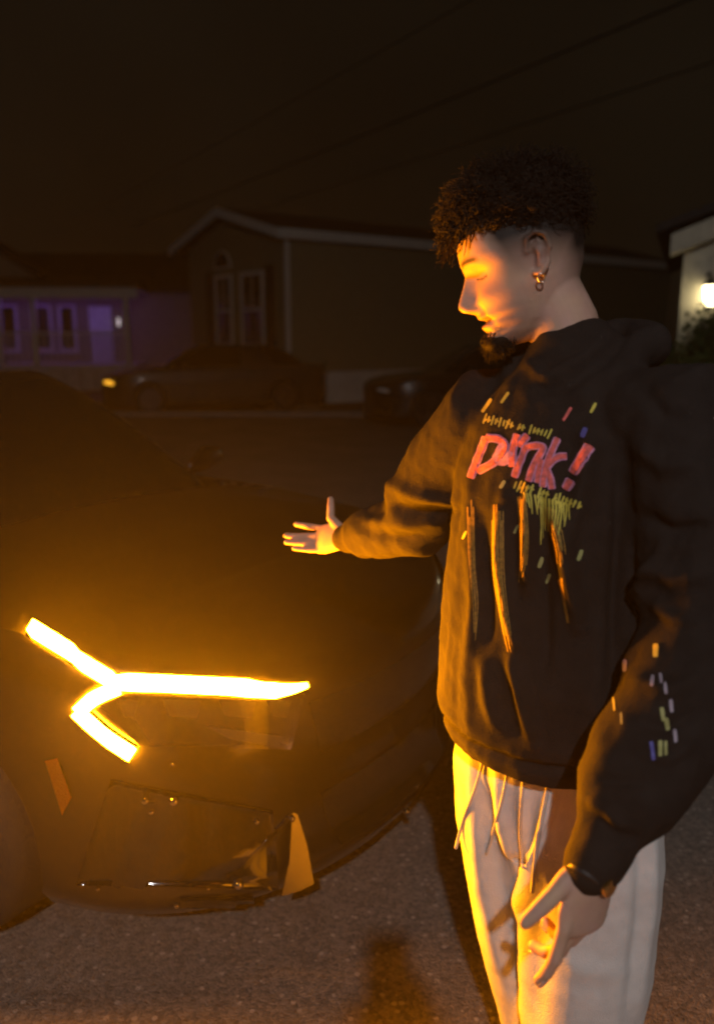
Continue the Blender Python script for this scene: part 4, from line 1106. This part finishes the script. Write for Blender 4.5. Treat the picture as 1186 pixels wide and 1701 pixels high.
for a0, a1 in ((2.5, 3.05), (3.4, 3.95), (4.35, 5.0), (5.2, 5.75)): window(fp, a0, a1, 1.15, 2.6, h2, rail=False)
dr_ = MB().add(*fbox(fp, 6.15, 6.85, .005, .05, .8, 2.55)).build('door', mat('white_door', (0.7, 0.68, 0.66), 0.5), h2)
MB().loft([fp(6.75, .07, 1.65), fp(6.75, .10, 1.65)], [.03, .03]).build('handle', chrome, dr_)
PURPLE = mat('purple_led', (0.3, 0.1, 0.6), 0.4, emit=(0.30, 0.13, 0.95), emit_s=PURPLE_S)
led = MB().add(*fbox(fp, 2.2, 8.0, 1.75, 1.79, 2.86, 2.90)).build('light_strip', PURPLE, None)
tag(led, 'purple light strip under the porch ceiling of the far house', 'light')
pl_ = empty('wall_lamp', fp(7.1, .0, 2.05), 0, 'small white wall lamp burning beside the purple porch door', 'lamp')
MB().box((-.05, -.10, -.1), (.05, -.02, .12)).build('lamp_body', dark_m, pl_)
MB().loft([(0, -.16, -.08), (0, -.16, .10)], [.04, .035], ref=(1, 0, 0)).build('lamp_globe', mat('white_bulb', (0.9, 0.9, 0.9), 0.4, emit=(1, .85, .8), emit_s=.7), pl_, True)

# --- garage corner with the lit lantern at the right edge
h3 = empty('garage_house', (0, 0, 0), 0, 'cream house corner lit by a lantern at the right edge', 'house')
fr3 = frame((3.72, 10.0), (.93, -.36))
MB().add(*fbox(fr3, 0, 7, -6, 0, 0, 2.62)).build('wall', mat('cream_stucco', (0.62, 0.57, 0.44), 0.85, bump=0.3, bscale=60), h3)
MB().prism([(0, 2.62), (7, 2.62), (3.5, 3.9)], -6, 0, lambda a, b, h: fr3(a, h, b)).build('gable', MATS['cream_stucco'], h3)
V = []
MB().prism([(-.14, 2.48), (3.5, 3.86), (7.14, 2.48), (7.14, 2.70), (3.5, 4.12), (-.14, 2.70)], .01, .30, lambda a, b, h: fr3(a, h, b)).build('rake_board', mat('cream_trim', (0.55, 0.50, 0.38), 0.7), h3)
MB().prism([(-.3, 2.71), (3.5, 4.13), (7.3, 2.71), (7.3, 2.80), (3.5, 4.24), (-.3, 2.80)], -6.2, .36, lambda a, b, h: fr3(a, h, b)).build('roof', roof_m, h3)
ln = empty('wall_lantern', fr3(.26, 0, 2.03), 0, 'lit black coach lantern on the cream wall at the right edge', 'lantern')
bpy.context.view_layer.update()
lg_m = dark_m
MB().loft([(0, .0, .24), (0, -.08, .27), (0, -.13, .22)], [.012, .012, .012]).build('bracket', lg_m, ln)
MB().loft([(0, -.13, .22), (0, -.13, .17), (0, -.13, .12)], [.015, .05, .095], ref=(1, 0, 0), n=8, round_ends=False).build('cap', lg_m, ln)
MB().loft([(0, -.13, -.10), (0, -.13, .0), (0, -.13, .115)], [.05, .07, .082], ref=(1, 0, 0), n=8, round_ends=False).build('lamp_glass', mat('lantern_glow', (0.95, 0.9, 0.75), 0.4, emit=(1.0, .83, .48), emit_s=LANTERN_S), ln)
MB().loft([(0, -.13, -.16), (0, -.13, -.102)], [.02, .056], ref=(1, 0, 0), n=8, round_ends=False).build('base', lg_m, ln)

# ------------------------------------------------------------------ parked cars across the road
silver = mat('silver_car_paint', (0.045, 0.045, 0.042), 0.4, 0.3, coat=0.6)
c2 = empty('silver_car', (-5.4, 17.9, 0), R(200), 'pale car parked before the purple porch, small in the distance', 'car')
build_car(c2, silver, False)
for v_, ml in ((-.62, 'amber_marker'), (.62, 'white_lamp')):
    m_ = mat('amber_marker_glow', (.8, .35, .02), .3, emit=(1, .45, .03), emit_s=1.3) if v_ > 0 else mat('clear_lamp', (.7, .7, .68), .15, coat=1)
    MB().loft([(-.20, v_ * 1.10, .66), (-.14, v_ * .98, .68), (-.085, v_ * .80, .68)], [.035, .045, .035]).build('headlight', m_, c2, True)
c3 = empty('dark_car', (.15, 15.4, 0), R(196), 'dark parked car across the road behind the outstretched arm', 'car')
build_car(c3, mat('dark_car_paint', (0.008, 0.008, 0.008), 0.35, coat=1.0), False)
for v_ in (-.62, .62):
    MB().loft([(-.20, v_ * 1.10, .66), (-.14, v_ * .98, .68), (-.085, v_ * .80, .68)], [.03, .04, .03]).build('headlight', mat('clear_lamp', (.7, .7, .68), .15, coat=1), c3, True)

# ------------------------------------------------------------------ shrubs
leaf_m = mat('shrub_leaf', (0.06, 0.085, 0.022), 0.6, var=0.5, nscale=6)
bark_m = mat('bark', (0.08, 0.06, 0.04), 0.9)
def shrub(loc_, rx, ry, h, n, label, seed):
    rg_ = random.Random(seed); r0 = empty('shrub', loc_, 0, label, 'shrub', 'shrubs beside the houses')
    V = []; F = []
    lobes = [(rg_.uniform(-.6, .6) * rx, rg_.uniform(-.6, .6) * ry, rg_.uniform(.35, .8) * h, rg_.uniform(.35, .6)) for _ in range(14)]
    for k in range(n):
        lx, ly, lz, ls = rg_.choice(lobes)
        d = Vector((rg_.gauss(0, 1), rg_.gauss(0, 1), rg_.gauss(0, 1))).normalized() * (rg_.random() ** .35)
        p = Vector((lx + d.x * rx * ls, ly + d.y * ry * ls, max(.05, min(h, lz + d.z * h * ls * .55))))
        a = Vector((rg_.gauss(0, 1), rg_.gauss(0, 1), rg_.gauss(0, .6))).normalized(); b = a.orthogonal().normalized()
        s = rg_.uniform(.025, .05); i = len(V)
        V += [p - a * s, p + b * s * .45, p + a * s, p - b * s * .45]; F.append((i, i + 1, i + 2, i + 3))
    link('crown', mesh_from(V, F), leaf_m, r0)
    sm_ = MB()
    for lx, ly, lz, ls in lobes[:7]: sm_.loft([(lx * .1, ly * .1, 0), (lx * .6, ly * .6, lz * .5), (lx, ly, lz)], [.03, .02, .008], ref=(1, 0, 0), n=6)
    link('stem', sm_.mesh(), bark_m, r0)
shrub((4.0, 8.75, 0), .72, .45, 1.95, 9000, 'dark rounded shrub below the lit lantern', 1)
shrub((3.05, 8.7, 0), .60, .45, 1.62, 7000, 'dark shrub beside the cream house behind the man\'s shoulder', 2)
for k, (x_, y_, h_) in enumerate(((-3.2, 19.6, .5), (-2.2, 19.3, .35), (1.6, 21.5, .4))):
    shrub((x_, y_, 0), .5, .3, h_, 1500, ('low shrub at the foot of the gable wall', 'smallest low plant near the house corner', 'low shrub along the pale skirting')[k], 5 + k)

# ------------------------------------------------------------------ overhead wires
wire_m = mat('wire_black', (0.004, 0.004, 0.004), 0.7)
wd_ = Vector((-.49, .872, 0))
for (x_, y_, r_), lb in (((5.3, 15.3, .022), 'thick black overhead wire, middle and darkest of three'), ((7.1, 18.3, .017), 'thin overhead wire, lowest of three at right'), ((1.76, 15.3, .012), 'faint overhead wire, highest of three at top')):
    p0 = Vector((x_, y_, 7.0)) - wd_ * 20; p1 = Vector((x_, y_, 7.0)) + wd_ * 34
    pts = [p0.lerp(p1, k / 24) - Vector((0, 0, 1.6 * (k / 24) * (1 - k / 24) * .5)) + Vector((0, 0, .15)) for k in range(25)]
    o_ = MB().loft(pts, [r_] * 25, n=6).build('overhead_wire', wire_m, None, True); tag(o_, lb, 'wire', 'overhead wires')
# ------------------------------------------------------------------ night air
hz = MB().box((-160, -70, -1.05), (160, 250, 9.0)).build('haze', None); tag(hz, kind='stuff')
hm = bpy.data.materials.new('night_haze'); hm.use_nodes = True; t_ = hm.node_tree; t_.nodes.remove(t_.nodes['Principled BSDF'])
pv = t_.nodes.new('ShaderNodeVolumePrincipled'); pv.inputs['Color'].default_value = (.9, .9, .9, 1); pv.inputs['Density'].default_value = HAZE_DENSITY; pv.inputs['Anisotropy'].default_value = 0.70
t_.links.new(pv.outputs[0], t_.nodes['Material Output'].inputs['Volume']); hz.data.materials.append(hm)
